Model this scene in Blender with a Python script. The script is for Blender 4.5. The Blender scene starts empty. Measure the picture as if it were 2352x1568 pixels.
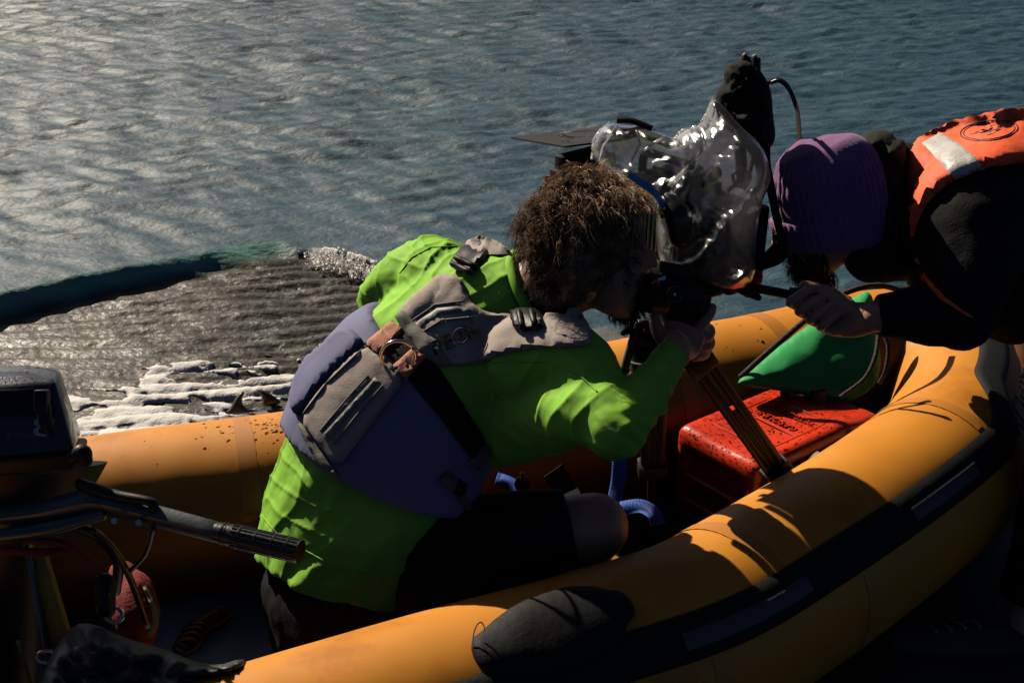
import bpy, bmesh, math, random
import numpy as np
from mathutils import Vector, Matrix, noise
from mathutils.bvhtree import BVHTree
from mathutils.geometry import delaunay_2d_cdt

random.seed(7); RNG = np.random.default_rng(7)
SC = bpy.context.scene
COL = SC.collection

# ------------------------------------------------------------------ camera
PITCH = math.radians(25.0); CZ = 1.82; FPX = 3267.0
cam_d = bpy.data.cameras.new('camera'); cam = bpy.data.objects.new('camera', cam_d)
COL.objects.link(cam)
cam.location = (0, 0, CZ); cam.rotation_euler = (math.radians(90) - PITCH, 0, 0)
cam_d.lens = 50; cam_d.sensor_width = 36; cam_d.clip_start = 0.05; cam_d.clip_end = 3000
SC.camera = cam
# ------------------------------------------------------------------ sky, sun, exposure
SUN = Vector((-0.52, 0.625, 0.58)).normalized()
SUN_EL = math.asin(SUN.z); SUN_AZ = math.atan2(SUN.x, SUN.y)
world = bpy.data.worlds.new('World'); SC.world = world; world.use_nodes = True
wn = world.node_tree; wn.nodes.clear()
sky = wn.nodes.new('ShaderNodeTexSky'); sky.sky_type = 'NISHITA'; sky.sun_disc = False
sky.sun_elevation = SUN_EL; sky.sun_rotation = SUN_AZ
sky.air_density = 0.2; sky.dust_density = 0.8; sky.ozone_density = 3.0
bg = wn.nodes.new('ShaderNodeBackground'); bg.inputs[1].default_value = 0.05
wo = wn.nodes.new('ShaderNodeOutputWorld')
wn.links.new(sky.outputs[0], bg.inputs[0]); wn.links.new(bg.outputs[0], wo.inputs[0])
sun_d = bpy.data.lights.new('sun', 'SUN'); sun_d.energy = 5.0; sun_d.angle = math.radians(0.5)
sun_d.color = (1.0, 0.86, 0.68)
sun_o = bpy.data.objects.new('sun', sun_d); COL.objects.link(sun_o)
sun_o.rotation_euler = SUN.to_track_quat('Z', 'Y').to_euler(); sun_o.location = (0, 0, 10)
SC.view_settings.view_transform = 'Standard'; SC.view_settings.look = 'None'
SC.view_settings.exposure = 0.28; SC.view_settings.gamma = 1.0
SC.view_settings.use_curve_mapping = False
SC.cycles.diffuse_bounces = 0

# ------------------------------------------------------------------ measuring helpers
SP, CP = math.sin(PITCH), math.cos(PITCH)
AX, AU, AF = Vector((1, 0, 0)), Vector((0, SP, CP)), Vector((0, CP, -SP))
CAMV = Vector((0, 0, CZ))
def W(px, py, d):
    return CAMV + AF * d + AX * ((px - 1176) / FPX * d) - AU * ((py - 784) / FPX * d)
def Wz(px, py, z):
    v = (py - 784) / FPX
    return W(px, py, (CZ - z) / (SP + v * CP))
def proj(p):
    q = Vector(p) - CAMV; d = q.dot(AF)
    return (1176 + FPX * q.dot(AX) / d, 784 - FPX * q.dot(AU) / d, d)
def sm(a, b, x):
    t = np.clip((np.asarray(x, float) - a) / (b - a), 0, 1); return t * t * (3 - 2 * t)
def nz(p, s=1.0):
    return noise.noise(Vector(p) * s)

# ------------------------------------------------------------------ materials
def mat(name, color, rough=0.6, metal=0.0, var=0.0, vscale=6.0, bump=0.0, bscale=60.0, spec=0.5,
        wave=None, sheen=0.0, coat=0.0, trans=0.0, color2=None, c2scale=3.0, c2lo=0.5, c2hi=0.62, detail=6):
    m = bpy.data.materials.new(name); m.use_nodes = True
    nt = m.node_tree; b = nt.nodes['Principled BSDF']; L = nt.links.new
    b.inputs['Base Color'].default_value = (*color, 1); b.inputs['Roughness'].default_value = rough
    b.inputs['Metallic'].default_value = metal; b.inputs['Specular IOR Level'].default_value = spec
    b.inputs['Sheen Weight'].default_value = sheen; b.inputs['Coat Weight'].default_value = coat
    tc = nt.nodes.new('ShaderNodeNewGeometry')
    src = None
    if var > 0 or color2:
        n = nt.nodes.new('ShaderNodeTexNoise'); n.inputs['Scale'].default_value = vscale
        n.inputs['Detail'].default_value = detail; L(tc.outputs['Position'], n.inputs['Vector'])
        r = nt.nodes.new('ShaderNodeMapRange'); r.inputs[1].default_value = 0.3; r.inputs[2].default_value = 0.7
        r.inputs[3].default_value = 1 - var; r.inputs[4].default_value = 1 + var
        L(n.outputs['Fac'], r.inputs[0])
        mx = nt.nodes.new('ShaderNodeMix'); mx.data_type = 'RGBA'; mx.blend_type = 'MULTIPLY'
        mx.inputs[0].default_value = 1.0; mx.inputs[6].default_value = (*color, 1)
        L(r.outputs[0], mx.inputs[7]); src = mx.outputs[2]
        if color2:
            n2 = nt.nodes.new('ShaderNodeTexNoise'); n2.inputs['Scale'].default_value = c2scale
            n2.inputs['Detail'].default_value = 8; n2.inputs['Roughness'].default_value = 0.65
            L(tc.outputs['Position'], n2.inputs['Vector'])
            r2 = nt.nodes.new('ShaderNodeMapRange'); r2.inputs[1].default_value = c2lo; r2.inputs[2].default_value = c2hi
            L(n2.outputs['Fac'], r2.inputs[0])
            m2 = nt.nodes.new('ShaderNodeMix'); m2.data_type = 'RGBA'
            L(r2.outputs[0], m2.inputs[0]); L(src, m2.inputs[6]); m2.inputs[7].default_value = (*color2, 1)
            src = m2.outputs[2]
        L(src, b.inputs['Base Color'])
        rr = nt.nodes.new('ShaderNodeMapRange'); rr.inputs[3].default_value = max(0.02, rough - 0.12)
        rr.inputs[4].default_value = min(1, rough + 0.12); L(n.outputs['Fac'], rr.inputs[0])
        L(rr.outputs[0], b.inputs['Roughness'])
    prev = None
    if bump > 0:
        n = nt.nodes.new('ShaderNodeTexNoise'); n.inputs['Scale'].default_value = bscale
        n.inputs['Detail'].default_value = 6; L(tc.outputs['Position'], n.inputs['Vector'])
        bp = nt.nodes.new('ShaderNodeBump'); bp.inputs['Strength'].default_value = bump
        bp.inputs['Distance'].default_value = 0.01; L(n.outputs['Fac'], bp.inputs['Height'])
        prev = bp.outputs[0]
    if wave:
        (wd, ws, wst) = wave
        vm = nt.nodes.new('ShaderNodeVectorMath'); vm.operation = 'DOT_PRODUCT'
        L(tc.outputs['Position'], vm.inputs[0]); vm.inputs[1].default_value = wd
        mu = nt.nodes.new('ShaderNodeMath'); mu.operation = 'MULTIPLY'; L(vm.outputs['Value'], mu.inputs[0])
        mu.inputs[1].default_value = ws * 6.2832
        si = nt.nodes.new('ShaderNodeMath'); si.operation = 'SINE'; L(mu.outputs[0], si.inputs[0])
        bp = nt.nodes.new('ShaderNodeBump'); bp.inputs['Strength'].default_value = wst
        bp.inputs['Distance'].default_value = 0.001; L(si.outputs[0], bp.inputs['Height'])
        if prev: L(prev, bp.inputs['Normal'])
        prev = bp.outputs[0]
    if prev: L(prev, b.inputs['Normal'])
    return m

def froth_mat(name, tr=.15, bump=.35):
    m = bpy.data.materials.new(name); m.use_nodes = True; nt = m.node_tree; nt.nodes.clear(); L = nt.links.new
    out = nt.nodes.new('ShaderNodeOutputMaterial'); d = nt.nodes.new('ShaderNodeBsdfDiffuse'); t = nt.nodes.new('ShaderNodeBsdfTranslucent'); mx = nt.nodes.new('ShaderNodeMixShader')
    d.inputs[0].default_value = (.86, .85, .83, 1); t.inputs[0].default_value = (.80, .78, .75, 1); mx.inputs[0].default_value = tr
    g = nt.nodes.new('ShaderNodeNewGeometry'); n = nt.nodes.new('ShaderNodeTexNoise'); n.inputs['Scale'].default_value = 130; n.inputs['Detail'].default_value = 5; L(g.outputs['Position'], n.inputs['Vector'])
    bp = nt.nodes.new('ShaderNodeBump'); bp.inputs['Strength'].default_value = bump; bp.inputs['Distance'].default_value = .01; L(n.outputs['Fac'], bp.inputs['Height'])
    L(bp.outputs[0], d.inputs['Normal']); L(bp.outputs[0], t.inputs['Normal']); L(d.outputs[0], mx.inputs[1]); L(t.outputs[0], mx.inputs[2]); L(mx.outputs[0], out.inputs[0]); return m

def clear_mat(name, tint, gloss_rough, diff, glossw, bscale=30):
    m = bpy.data.materials.new(name); m.use_nodes = True; nt = m.node_tree; nt.nodes.clear(); L = nt.links.new
    out = nt.nodes.new('ShaderNodeOutputMaterial')
    tr = nt.nodes.new('ShaderNodeBsdfTransparent'); tr.inputs[0].default_value = (*tint, 1)
    gl = nt.nodes.new('ShaderNodeBsdfGlossy'); gl.inputs['Roughness'].default_value = gloss_rough
    gl.inputs[0].default_value = (.95, .95, .95, 1)
    tl = nt.nodes.new('ShaderNodeBsdfTranslucent'); tl.inputs[0].default_value = (.9, .9, .9, 1)
    fr = nt.nodes.new('ShaderNodeFresnel'); fr.inputs['IOR'].default_value = 1.5
    geo = nt.nodes.new('ShaderNodeNewGeometry')
    n = nt.nodes.new('ShaderNodeTexNoise'); n.inputs['Scale'].default_value = bscale; n.inputs['Detail'].default_value = 3
    L(geo.outputs['Position'], n.inputs['Vector'])
    bp = nt.nodes.new('ShaderNodeBump'); bp.inputs['Strength'].default_value = 0.16; bp.inputs['Distance'].default_value = 0.012
    L(n.outputs['Fac'], bp.inputs['Height'])
    for k in (gl, fr, tl): L(bp.outputs[0], k.inputs['Normal'])
    m1 = nt.nodes.new('ShaderNodeMixShader'); m1.inputs[0].default_value = diff
    L(tr.outputs[0], m1.inputs[1]); L(tl.outputs[0], m1.inputs[2])
    ml = nt.nodes.new('ShaderNodeMath'); ml.operation = 'MULTIPLY'; ml.inputs[1].default_value = glossw
    ml.use_clamp = True; L(fr.outputs[0], ml.inputs[0])
    m2 = nt.nodes.new('ShaderNodeMixShader'); L(ml.outputs[0], m2.inputs[0])
    L(m1.outputs[0], m2.inputs[1]); L(gl.outputs[0], m2.inputs[2]); L(m2.outputs[0], out.inputs[0])
    return m

M = {}
M['tube'] = mat('orange_rubber_fabric', (.62, .245, .022), .5, spec=.3, var=.10, vscale=5, bump=.05, bscale=420, color2=(.40, .135, .012), c2scale=4.5, c2lo=.55, c2hi=.75)
M['seam'] = mat('orange_seam_tape', (.50, .19, .02), .5, var=.08, bump=.05, bscale=300)
M['strake'] = mat('black_rubber', (.008, .009, .010), .65, spec=.2, var=.25, vscale=9, bump=.12, bscale=90)
M['patchgrey'] = mat('grey_repair_tape', (.045, .055, .062), .6, var=.2, bump=.1, bscale=120)
M['letters'] = mat('black_print', (.012, .012, .012), .6)
M['floor'] = mat('grey_vinyl_floor', (.46, .47, .48), .5, var=.2, vscale=7, bump=.08, bscale=60, color2=(.25, .25, .25), c2scale=2.5)
M['mat'] = mat('wet_black_mat', (.013, .014, .015), .3, var=.3, vscale=14, bump=.3, bscale=45)
M['cowl'] = mat('dark_grey_cowl', (.035, .042, .05), .3, var=.12, vscale=12, bump=.04, bscale=200, coat=.3)
M['blackplastic'] = mat('black_plastic', (.012, .012, .013), .5, spec=.25, var=.2, bump=.05, bscale=150)
M['blackmetal'] = mat('black_metal', (.013, .0135, .015), .5, spec=.2, var=.2, bump=.03, bscale=150)
M['armgrey'] = mat('grey_painted_alloy', (.06, .075, .09), .38, metal=.25, var=.2, vscale=25, bump=.06, bscale=140)
M['grip'] = mat('black_rubber_grip', (.011, .011, .012), .33, var=.2, bump=.1, bscale=220)
M['decal'] = mat('pale_decal', (.42, .43, .42), .6, var=.2, vscale=60)
M['decaldim'] = mat('dull_decal', (.16, .165, .165), .6, var=.25, vscale=60)
M['redcan'] = mat('red_polyethylene', (.72, .045, .010), .32, var=.10, vscale=14, bump=.05, bscale=200, color2=(.42, .03, .01), c2scale=9, c2lo=.56, c2hi=.7)
M['water_drop'] = mat('water_droplet', (.5, .5, .5), .05, spec=.6, trans=1.0)
b_ = M['water_drop'].node_tree.nodes['Principled BSDF']; b_.inputs['Transmission Weight'].default_value = 1; b_.inputs['IOR'].default_value = 1.33; b_.inputs['Base Color'].default_value = (1, 1, 1, 1)
M['shirt'] = mat('lime_rash_shirt', (.26, .57, .06), .72, var=.06, vscale=8, spec=.15, bump=.06, bscale=350)
M['taupe'] = mat('taupe_vest_fabric', (.36, .31, .275), .85, var=.10, vscale=10, bump=.14, bscale=330)
M['taupe2'] = mat('grey_vest_binding', (.165, .165, .140), .85, var=.15, vscale=16, bump=.15, bscale=260)
M['reflect'] = mat('grey_piping_tape', (.16, .165, .165), .55, var=.15, bump=.1, bscale=240)
M['navy'] = mat('faded_blue_vest_fabric', (.15, .16, .29), .85, var=.12, vscale=9, bump=.12, bscale=330)
M['webbing'] = mat('pink_webbing', (.50, .205, .13), .8, var=.15, vscale=30, bump=.25, bscale=330)
M['blackweb'] = mat('black_webbing', (.012, .012, .013), spec=.12, rough=.75, var=.2, bump=.2, bscale=300)
M['greyweb'] = mat('grey_webbing', (.09, .09, .088), .8, var=.2, bump=.2, bscale=300)
M['steel'] = mat('bare_steel', (.62, .60, .58), .22, metal=1.0, var=.1, vscale=30)
M['skin'] = mat('skin', (.44, .225, .145), .5, var=.10, vscale=18, bump=.10, bscale=130, color2=(.38, .15, .10), c2scale=12, c2lo=.5, c2hi=.8)
M['skin'].node_tree.nodes['Principled BSDF'].inputs['Subsurface Weight'].default_value = .08
M['skin'].node_tree.nodes['Principled BSDF'].inputs['Subsurface Radius'].default_value = (.012, .004, .002)
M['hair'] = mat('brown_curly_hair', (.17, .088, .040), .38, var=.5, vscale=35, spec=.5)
M['hairlit'] = mat('sunlit_hair', (.46, .28, .14), .36, var=.35, vscale=35, spec=.5)  # sun on the hair, put into a paler strand colour
M['beard'] = mat('dark_beard_hair', (.035, .02, .013), spec=.12, rough=.6, var=.3, vscale=40)
M['blackcloth'] = mat('black_wetsuit_cloth', (.010, .010, .011), spec=.12, rough=.8, var=.3, vscale=12, bump=.15, bscale=220)
M['jacket'] = mat('black_jacket_cloth', (.012, .012, .012), spec=.12, rough=.85, var=.3, vscale=9, bump=.2, bscale=200)
M['olive'] = mat('dark_olive_hood', (.030, .031, .024), spec=.12, rough=.9, var=.25, vscale=14, bump=.25, bscale=180)
M['beanie'] = mat('purple_knit', (.21, .080, .235), .95, var=.14, vscale=120, bump=.35, bscale=420, sheen=.25)
M['orangevest'] = mat('fluorescent_orange_cloth', (.87, .115, .028), .7, var=.05, vscale=8, bump=.08, bscale=120)
M['silver'] = mat('silver_reflective_tape', (.50, .48, .47), .45, var=.12, vscale=22, bump=.3, bscale=60)
M['hivis'] = mat('olive_green_cloth', (.14, .17, .02), .8, var=.15, bump=.1, bscale=150)
M['greenbag'] = mat('green_coated_cloth', (.03, .36, .10), .62, spec=.25, var=.10, vscale=8, bump=.10, bscale=60)
M['rope'] = mat('brown_black_rope', (.035, .028, .025), .85, var=.4, vscale=90, bump=.4, bscale=160)
M['cable'] = mat('black_cable', (.011, .011, .012), .35, var=.1)
M['bluestrap'] = mat('blue_ratchet_webbing', (.045, .14, .62), .55, var=.12, vscale=40, bump=.1, bscale=200)
M['red'] = mat('red_plastic', (.55, .03, .03), .35, var=.1, bump=.03)
M['pinkred'] = mat('faded_red_plastic', (.62, .10, .10), .4, var=.1)
M['orangeplastic'] = mat('orange_plastic', (.7, .12, .02), .4)
M['greyplastic'] = mat('grey_plastic', (.10, .105, .11), .35, var=.15, bump=.05)
M['redcloth'] = mat('red_throw_bag_cloth', (.22, .012, .010), .8, var=.15, bump=.2, bscale=160)
M['yellowcloth'] = mat('yellow_reflective_band', (.55, .46, .16), .7, var=.15, bump=.15)
M['yellowpaint'] = mat('worn_yellow_paint', (.42, .22, .02), .6, var=.25, vscale=22, bump=.1)
M['board'] = mat('black_surfboard_foam', (.022, .023, .025), .45, var=.3, vscale=14, bump=.1, bscale=70)
M['boardgrey'] = mat('grey_surfboard_deck', (.11, .105, .098), .6, var=.25, vscale=20, bump=.15, bscale=90)
M['bluelens'] = mat('bright_blue_plastic', (.02, .28, .60), .2, var=.05, coat=.5)
M['glass'] = mat('dark_lens_glass', (.01, .012, .02), .05, coat=1.0)
M['shoe'] = mat('grey_shoe_cloth', (.05, .048, .046), spec=.12, rough=.8, var=.3, bump=.2, bscale=120)
M['sole'] = mat('pale_shoe_sole', (.22, .21, .20), .7, var=.2)
M['concrete'] = mat('wet_dark_concrete', (.028, .026, .023), .6, var=.3, vscale=9, bump=.35, bscale=40, color2=(.016, .017, .014), c2scale=2.2)
M['plastic'] = clear_mat('clear_plastic_sheet', (.90, .92, .93), .26, .34, 2.0, 45)
M['led'] = mat('red_led', (.8, .05, .05), .3)

# ------------------------------------------------------------------ mesh builder
def catmull(pts, n):
    P = [Vector(p) for p in pts]
    if len(P) == 2:
        return [P[0].lerp(P[1], i / n) for i in range(n + 1)]
    out = []
    seg = len(P) - 1
    for k in range(n + 1):
        t = k / n * seg; i = min(int(t), seg - 1); f = t - i
        p0 = P[i - 1] if i > 0 else P[0] * 2 - P[1]
        p1, p2 = P[i], P[i + 1]
        p3 = P[i + 2] if i + 2 <= seg else P[seg] * 2 - P[seg - 1]
        out.append(0.5 * ((2 * p1) + (p2 - p0) * f + (2 * p0 - 5 * p1 + 4 * p2 - p3) * f * f + (3 * p1 - p0 - 3 * p2 + p3) * f ** 3))
    return out
def interp(vals, n):
    v = np.array(vals, float); x = np.linspace(0, 1, len(v)); xs = np.linspace(0, 1, n + 1)
    if v.ndim == 1: return np.interp(xs, x, v)
    return np.stack([np.interp(xs, x, v[:, k]) for k in range(v.shape[1])], 1)

def ridge(c, dirs, sc, seed=0.0):
    """sharp cloth creases: valleys of a stretched noise; dirs = (across, along) axes"""
    a, b = dirs; q = Vector((c.dot(a) * sc, c.dot(b) * sc * .28, seed))
    q += Vector((nz(c, 6), nz(c + Vector((3, 1, 2)), 6), 0)) * .8
    v = 1 - abs(noise.noise(q)) * 2.2; return max(0, v) ** 3
class MB:
    def __init__(s): s.v = []; s.f = []
    def add(s, vs, fs):
        o = len(s.v); s.v += [tuple(v) for v in vs]; s.f += [tuple(i + o for i in f) for f in fs]; return s
    def sweep(s, pts, rad, n=12, sub=None, up=None, cap=True, dome=False):
        """tube along pts; rad = number, list of numbers or list of (side, up) half-axes"""
        sub = sub or (len(pts) - 1) * (6 if len(pts) > 2 else 1)
        P = catmull(pts, sub)
        R = rad if isinstance(rad, (list, tuple)) else [rad, rad]
        R = interp(R, sub)
        if R.ndim == 1: R = np.stack([R, R], 1)
        if dome:
            T0 = (P[0] - P[1]).normalized(); T1 = (P[-1] - P[-2]).normalized()
            r0, r1 = R[0].mean(), R[-1].mean()
            hs = [.35, .65, .88, .99]
            A = [P[0] + T0 * r0 * h for h in hs][::-1]; AR = [R[0] * math.sqrt(max(1 - h * h, .004)) for h in hs][::-1]
            B = [P[-1] + T1 * r1 * h for h in hs]; BR = [R[-1] * math.sqrt(max(1 - h * h, .004)) for h in hs]
            P = A + P + B; R = np.array(AR + [*R] + BR)
        rings = []; ref = Vector(up) if up is not None else None; prev = None
        for i, p in enumerate(P):
            t = (P[min(i + 1, len(P) - 1)] - P[max(i - 1, 0)]).normalized()
            if ref is not None: u = ref - t * ref.dot(t)
            elif prev is None:
                a = Vector((0, 0, 1)) if abs(t.z) < .9 else Vector((1, 0, 0)); u = a - t * a.dot(t)
            else: u = prev - t * prev.dot(t)
            if u.length < 1e-6: u = t.orthogonal()
            u.normalize(); prev = u; w = t.cross(u)
            rings.append([p + w * (R[i][0] * math.cos(2 * math.pi * k / n)) + u * (R[i][1] * math.sin(2 * math.pi * k / n)) for k in range(n)])
        vs = [v for r in rings for v in r]; fs = []
        for i in range(len(rings) - 1):
            for k in range(n):
                k2 = (k + 1) % n
                fs.append((i * n + k, i * n + k2, (i + 1) * n + k2, (i + 1) * n + k))
        if cap:
            fs.append(tuple(range(n))[::-1]); fs.append(tuple((len(rings) - 1) * n + k for k in range(n)))
        return s.add(vs, fs)
    def cyl(s, a, b, r0, r1=None, n=20): return s.sweep([a, b], [r0, r1 if r1 is not None else r0], n=n, sub=1)
    def bm(s, b):
        b.verts.ensure_lookup_table(); b.verts.index_update()
        s.add([v.co for v in b.verts], [[v.index for v in f.verts] for f in b.faces]); b.free(); return s
    def box(s, c, x, y, z, bev=0.004, seg=2):
        """box centred at c with half-axis vectors x, y, z"""
        b = bmesh.new(); bmesh.ops.create_cube(b, size=2.0)
        x, y, z = Vector(x), Vector(y), Vector(z); c = Vector(c)
        lx, ly, lz = x.length, y.length, z.length
        for v in b.verts: v.co = Vector((v.co.x * lx, v.co.y * ly, v.co.z * lz))
        if bev > 0: bmesh.ops.bevel(b, geom=b.edges[:], offset=min(bev, .45 * min(lx, ly, lz) * 2), segments=seg, affect='EDGES', profile=.5)
        mt = Matrix((x / lx, y / ly, z / lz)).transposed()
        for v in b.verts: v.co = c + mt @ v.co
        return s.bm(b)
    def ell(s, c, x, y, z, nu=20, nv=14):
        c, x, y, z = Vector(c), Vector(x), Vector(y), Vector(z); vs = []; fs = []
        for j in range(1, nv):
            t = math.pi * j / nv
            for i in range(nu):
                a = 2 * math.pi * i / nu
                vs.append(c + x * (math.sin(t) * math.cos(a)) + y * (math.sin(t) * math.sin(a)) + z * math.cos(t))
        top = len(vs); vs.append(c + z); bot = len(vs); vs.append(c - z)
        for j in range(nv - 2):
            for i in range(nu):
                i2 = (i + 1) % nu; fs.append((j * nu + i, (j + 1) * nu + i, (j + 1) * nu + i2, j * nu + i2))
        for i in range(nu):
            i2 = (i + 1) % nu; fs.append((top, i, i2)); fs.append((bot, (nv - 2) * nu + i2, (nv - 2) * nu + i))
        return s.add(vs, fs)
    def strap(s, pts, width, thick, normals, sub=None):
        """flat webbing along pts; normals: list of face directions"""
        sub = sub or (len(pts) - 1) * 6
        P = catmull(pts, sub); N = catmull(normals, sub) if len(normals) > 1 else [Vector(normals[0])] * (sub + 1)
        wd = interp(width if isinstance(width, (list, tuple)) else [width, width], sub)
        vs = []; fs = []
        for i, p in enumerate(P):
            t = (P[min(i + 1, sub)] - P[max(i - 1, 0)]).normalized(); n_ = N[i] - t * N[i].dot(t); n_.normalize(); b = t.cross(n_)
            for a, c in ((-1, -1), (1, -1), (1, 1), (-1, 1)):
                vs.append(p + b * (a * wd[i] / 2) + n_ * (c * thick / 2))
        for i in range(sub):
            for k in range(4):
                k2 = (k + 1) % 4; fs.append((i * 4 + k, i * 4 + k2, (i + 1) * 4 + k2, (i + 1) * 4 + k))
        fs.append((3, 2, 1, 0)); fs.append(tuple(sub * 4 + k for k in range(4)))
        return s.add(vs, fs)
    def prism(s, poly, vec):
        n = len(poly); vec = Vector(vec); a = [Vector(p) for p in poly]
        fs = [tuple(range(n))[::-1], tuple(range(n, 2 * n))] + [(i, (i + 1) % n, n + (i + 1) % n, n + i) for i in range(n)]
        return s.add(a + [p + vec for p in a], fs)
    def torus(s, c, ax1, ax2, r, n=36, m=8, a0=0, a1=2 * math.pi):
        c, ax1, ax2 = Vector(c), Vector(ax1), Vector(ax2)
        pts = [c + ax1 * math.cos(a0 + (a1 - a0) * i / n) + ax2 * math.sin(a0 + (a1 - a0) * i / n) for i in range(n + 1)]
        return s.sweep(pts, r, n=m, sub=n)
    def mesh(s, name):
        me = bpy.data.meshes.new(name); me.from_pydata(s.v, [], s.f); me.validate(); me.update(); return me
    def build(s, name, material, parent=None, sharp=40, fuse=None, disp=None, sub=0, fix=True):
        me = s.mesh(name)
        if fix:
            b = bmesh.new(); b.from_mesh(me); bmesh.ops.recalc_face_normals(b, faces=b.faces); b.to_mesh(me); b.free()
        if fuse: me = fused(me, *fuse)
        if sub: me = modded(me, [('SUBSURF', dict(levels=sub, render_levels=sub))])
        if disp: displace(me, disp)
        return link(name, me, material, parent, sharp)

def modded(me, mods):
    o = bpy.data.objects.new('tmp', me); COL.objects.link(o)
    for t, kw in mods:
        md = o.modifiers.new(t, t)
        for k, v in kw.items(): setattr(md, k, v)
    dg = bpy.context.evaluated_depsgraph_get(); dg.update()
    out = bpy.data.meshes.new_from_object(o.evaluated_get(dg))
    bpy.data.objects.remove(o); bpy.data.meshes.remove(me); return out
def fused(me, voxel, iters=4, factor=.5):
    return modded(me, [('REMESH', dict(mode='VOXEL', voxel_size=voxel, use_smooth_shade=True)), ('SMOOTH', dict(factor=factor, iterations=iters))])
def displace(me, fn):
    n = len(me.vertices); co = np.empty(n * 3); no = np.empty(n * 3)
    me.vertices.foreach_get('co', co); me.vertices.foreach_get('normal', no)
    co = co.reshape(-1, 3); no = no.reshape(-1, 3)
    d = np.array([fn(Vector(co[i])) for i in range(n)])
    me.vertices.foreach_set('co', (co + no * d[:, None]).ravel()); me.update()
def link(name, me, material, parent=None, sharp=40):
    me.name = name
    me.materials.clear()
    for m_ in (material if isinstance(material, (list, tuple)) else [material]): me.materials.append(m_)
    me.polygons.foreach_set('use_smooth', [True] * len(me.polygons))
    if sharp: me.set_sharp_from_angle(angle=math.radians(sharp))
    o = bpy.data.objects.new(name, me); COL.objects.link(o)
    if parent is not None: adopt(o, parent)
    return o
LOC = {}
def adopt(o, parent):
    o.parent = parent
    o.matrix_parent_inverse = Matrix.Translation(-LOC.get(parent.name, Vector()))
def thing(name, label, cat, loc, group=None):
    o = bpy.data.objects.new(name, None); COL.objects.link(o); o.location = loc; o.empty_display_size = .1
    LOC[o.name] = Vector(loc); o['label'] = label; o['category'] = cat
    if group: o['group'] = group
    return o
def tag(o, label, cat, kind=None):
    o['label'] = label; o['category'] = cat
    if kind: o['kind'] = kind
    return o
def bvh_of(objs):
    vs = []; fs = []
    for o in objs:
        k = len(vs); vs += [v.co.copy() for v in o.data.vertices]; fs += [[i + k for i in p.vertices] for p in o.data.polygons]
    return BVHTree.FromPolygons(vs, fs)

# ------------------------------------------------------------------ outlined shapes (each at its own distance, with thickness)
def resample(poly, step, closed=True):
    out = []; n = len(poly)
    for i in range(n if closed else n - 1):
        a = np.array(poly[i], float); b = np.array(poly[(i + 1) % n], float); k = max(1, int(np.hypot(*(b - a)) / step))
        out += [tuple(a + (b - a) * j / k) for j in range(k)]
    return out
def roundpoly(poly, it=2):
    p = [np.array(q, float) for q in poly]
    for _ in range(it):
        p = [x for i in range(len(p)) for x in (p[i] * .75 + p[(i + 1) % len(p)] * .25, p[i] * .25 + p[(i + 1) % len(p)] * .75)]
    return [tuple(q) for q in p]
def cdt(poly, step):
    B = resample(poly, step); nb = len(B)
    P = np.array(B); lo = P.min(0); hi = P.max(0)
    def inside(q):
        x, y = q; c = False; j = nb - 1
        for i in range(nb):
            xi, yi = B[i]; xj, yj = B[j]
            if (yi > y) != (yj > y) and x < (xj - xi) * (y - yi) / (yj - yi) + xi: c = not c
            j = i
        return c
    Q = []; row = 0; y = lo[1] + step * .5
    S0 = P; S1 = np.roll(P, -1, 0)
    def dist(q):
        q = np.array(q); d = S1 - S0; t = np.clip(((q - S0) * d).sum(1) / ((d * d).sum(1) + 1e-9), 0, 1)
        return np.sqrt((((S0 + d * t[:, None]) - q) ** 2).sum(1).min())
    while y < hi[1]:
        x = lo[0] + step * (.25 + .5 * (row % 2))
        while x < hi[0]:
            if inside((x, y)) and dist((x, y)) > step * .45: Q.append((x, y))
            x += step
        y += step * .87; row += 1
    co, ed, fa, *_ = delaunay_2d_cdt([Vector(q) for q in B + Q], [(i, (i + 1) % nb) for i in range(nb)], [], 1, 1e-4)
    D = [dist((c.x, c.y)) for c in co]
    return [(c.x, c.y) for c in co], [tuple(f) for f in fa], D
def bnd_edges(fa):
    s = {}
    for f in fa:
        for i in range(len(f)):
            a, b = f[i], f[(i + 1) % len(f)]
            s[(a, b)] = 1
    return [e for e in s if (e[1], e[0]) not in s]
def pillow(poly, d0, bulge, back, edge, step=9, rnd=1, wob=0.0, wscale=12, wseed=0.0, fn=None):
    """closed soft shape: outline poly, front bulging towards the viewer by bulge metres, back by back metres"""
    if rnd: poly = roundpoly(poly, rnd)
    co, fa, D = cdt(poly, step); f0 = d0 if callable(d0) else (lambda x, y: d0)
    m = MB(); n = len(co); F_ = []; B_ = []
    for (x, y), d in zip(co, D):
        t = min(1, d / edge); k = math.sqrt(max(0, 1 - (1 - t) ** 2))
        z = f0(x, y); w = wob * k * noise.fractal(Vector((x / 100 * wscale / 10, y / 100 * wscale / 10, wseed)), .45, 2.1, 3) if wob else 0
        if fn: w += fn(x, y, d) * k
        F_.append(W(x, y, z - bulge * k - w)); B_.append(W(x, y, z + back * k))
    bs = set(i for e in bnd_edges(fa) for i in e)
    idx = [i if i in bs else n + i for i in range(n)]
    m.add(F_ + B_, [f for f in fa] + [tuple(idx[i] for i in f[::-1]) for f in fa])
    used = sorted(set(i for f in m.f for i in f)); mp = {u: k for k, u in enumerate(used)}
    m.v = [m.v[u] for u in used]; m.f = [tuple(mp[i] for i in f) for f in m.f]
    return m
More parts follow.
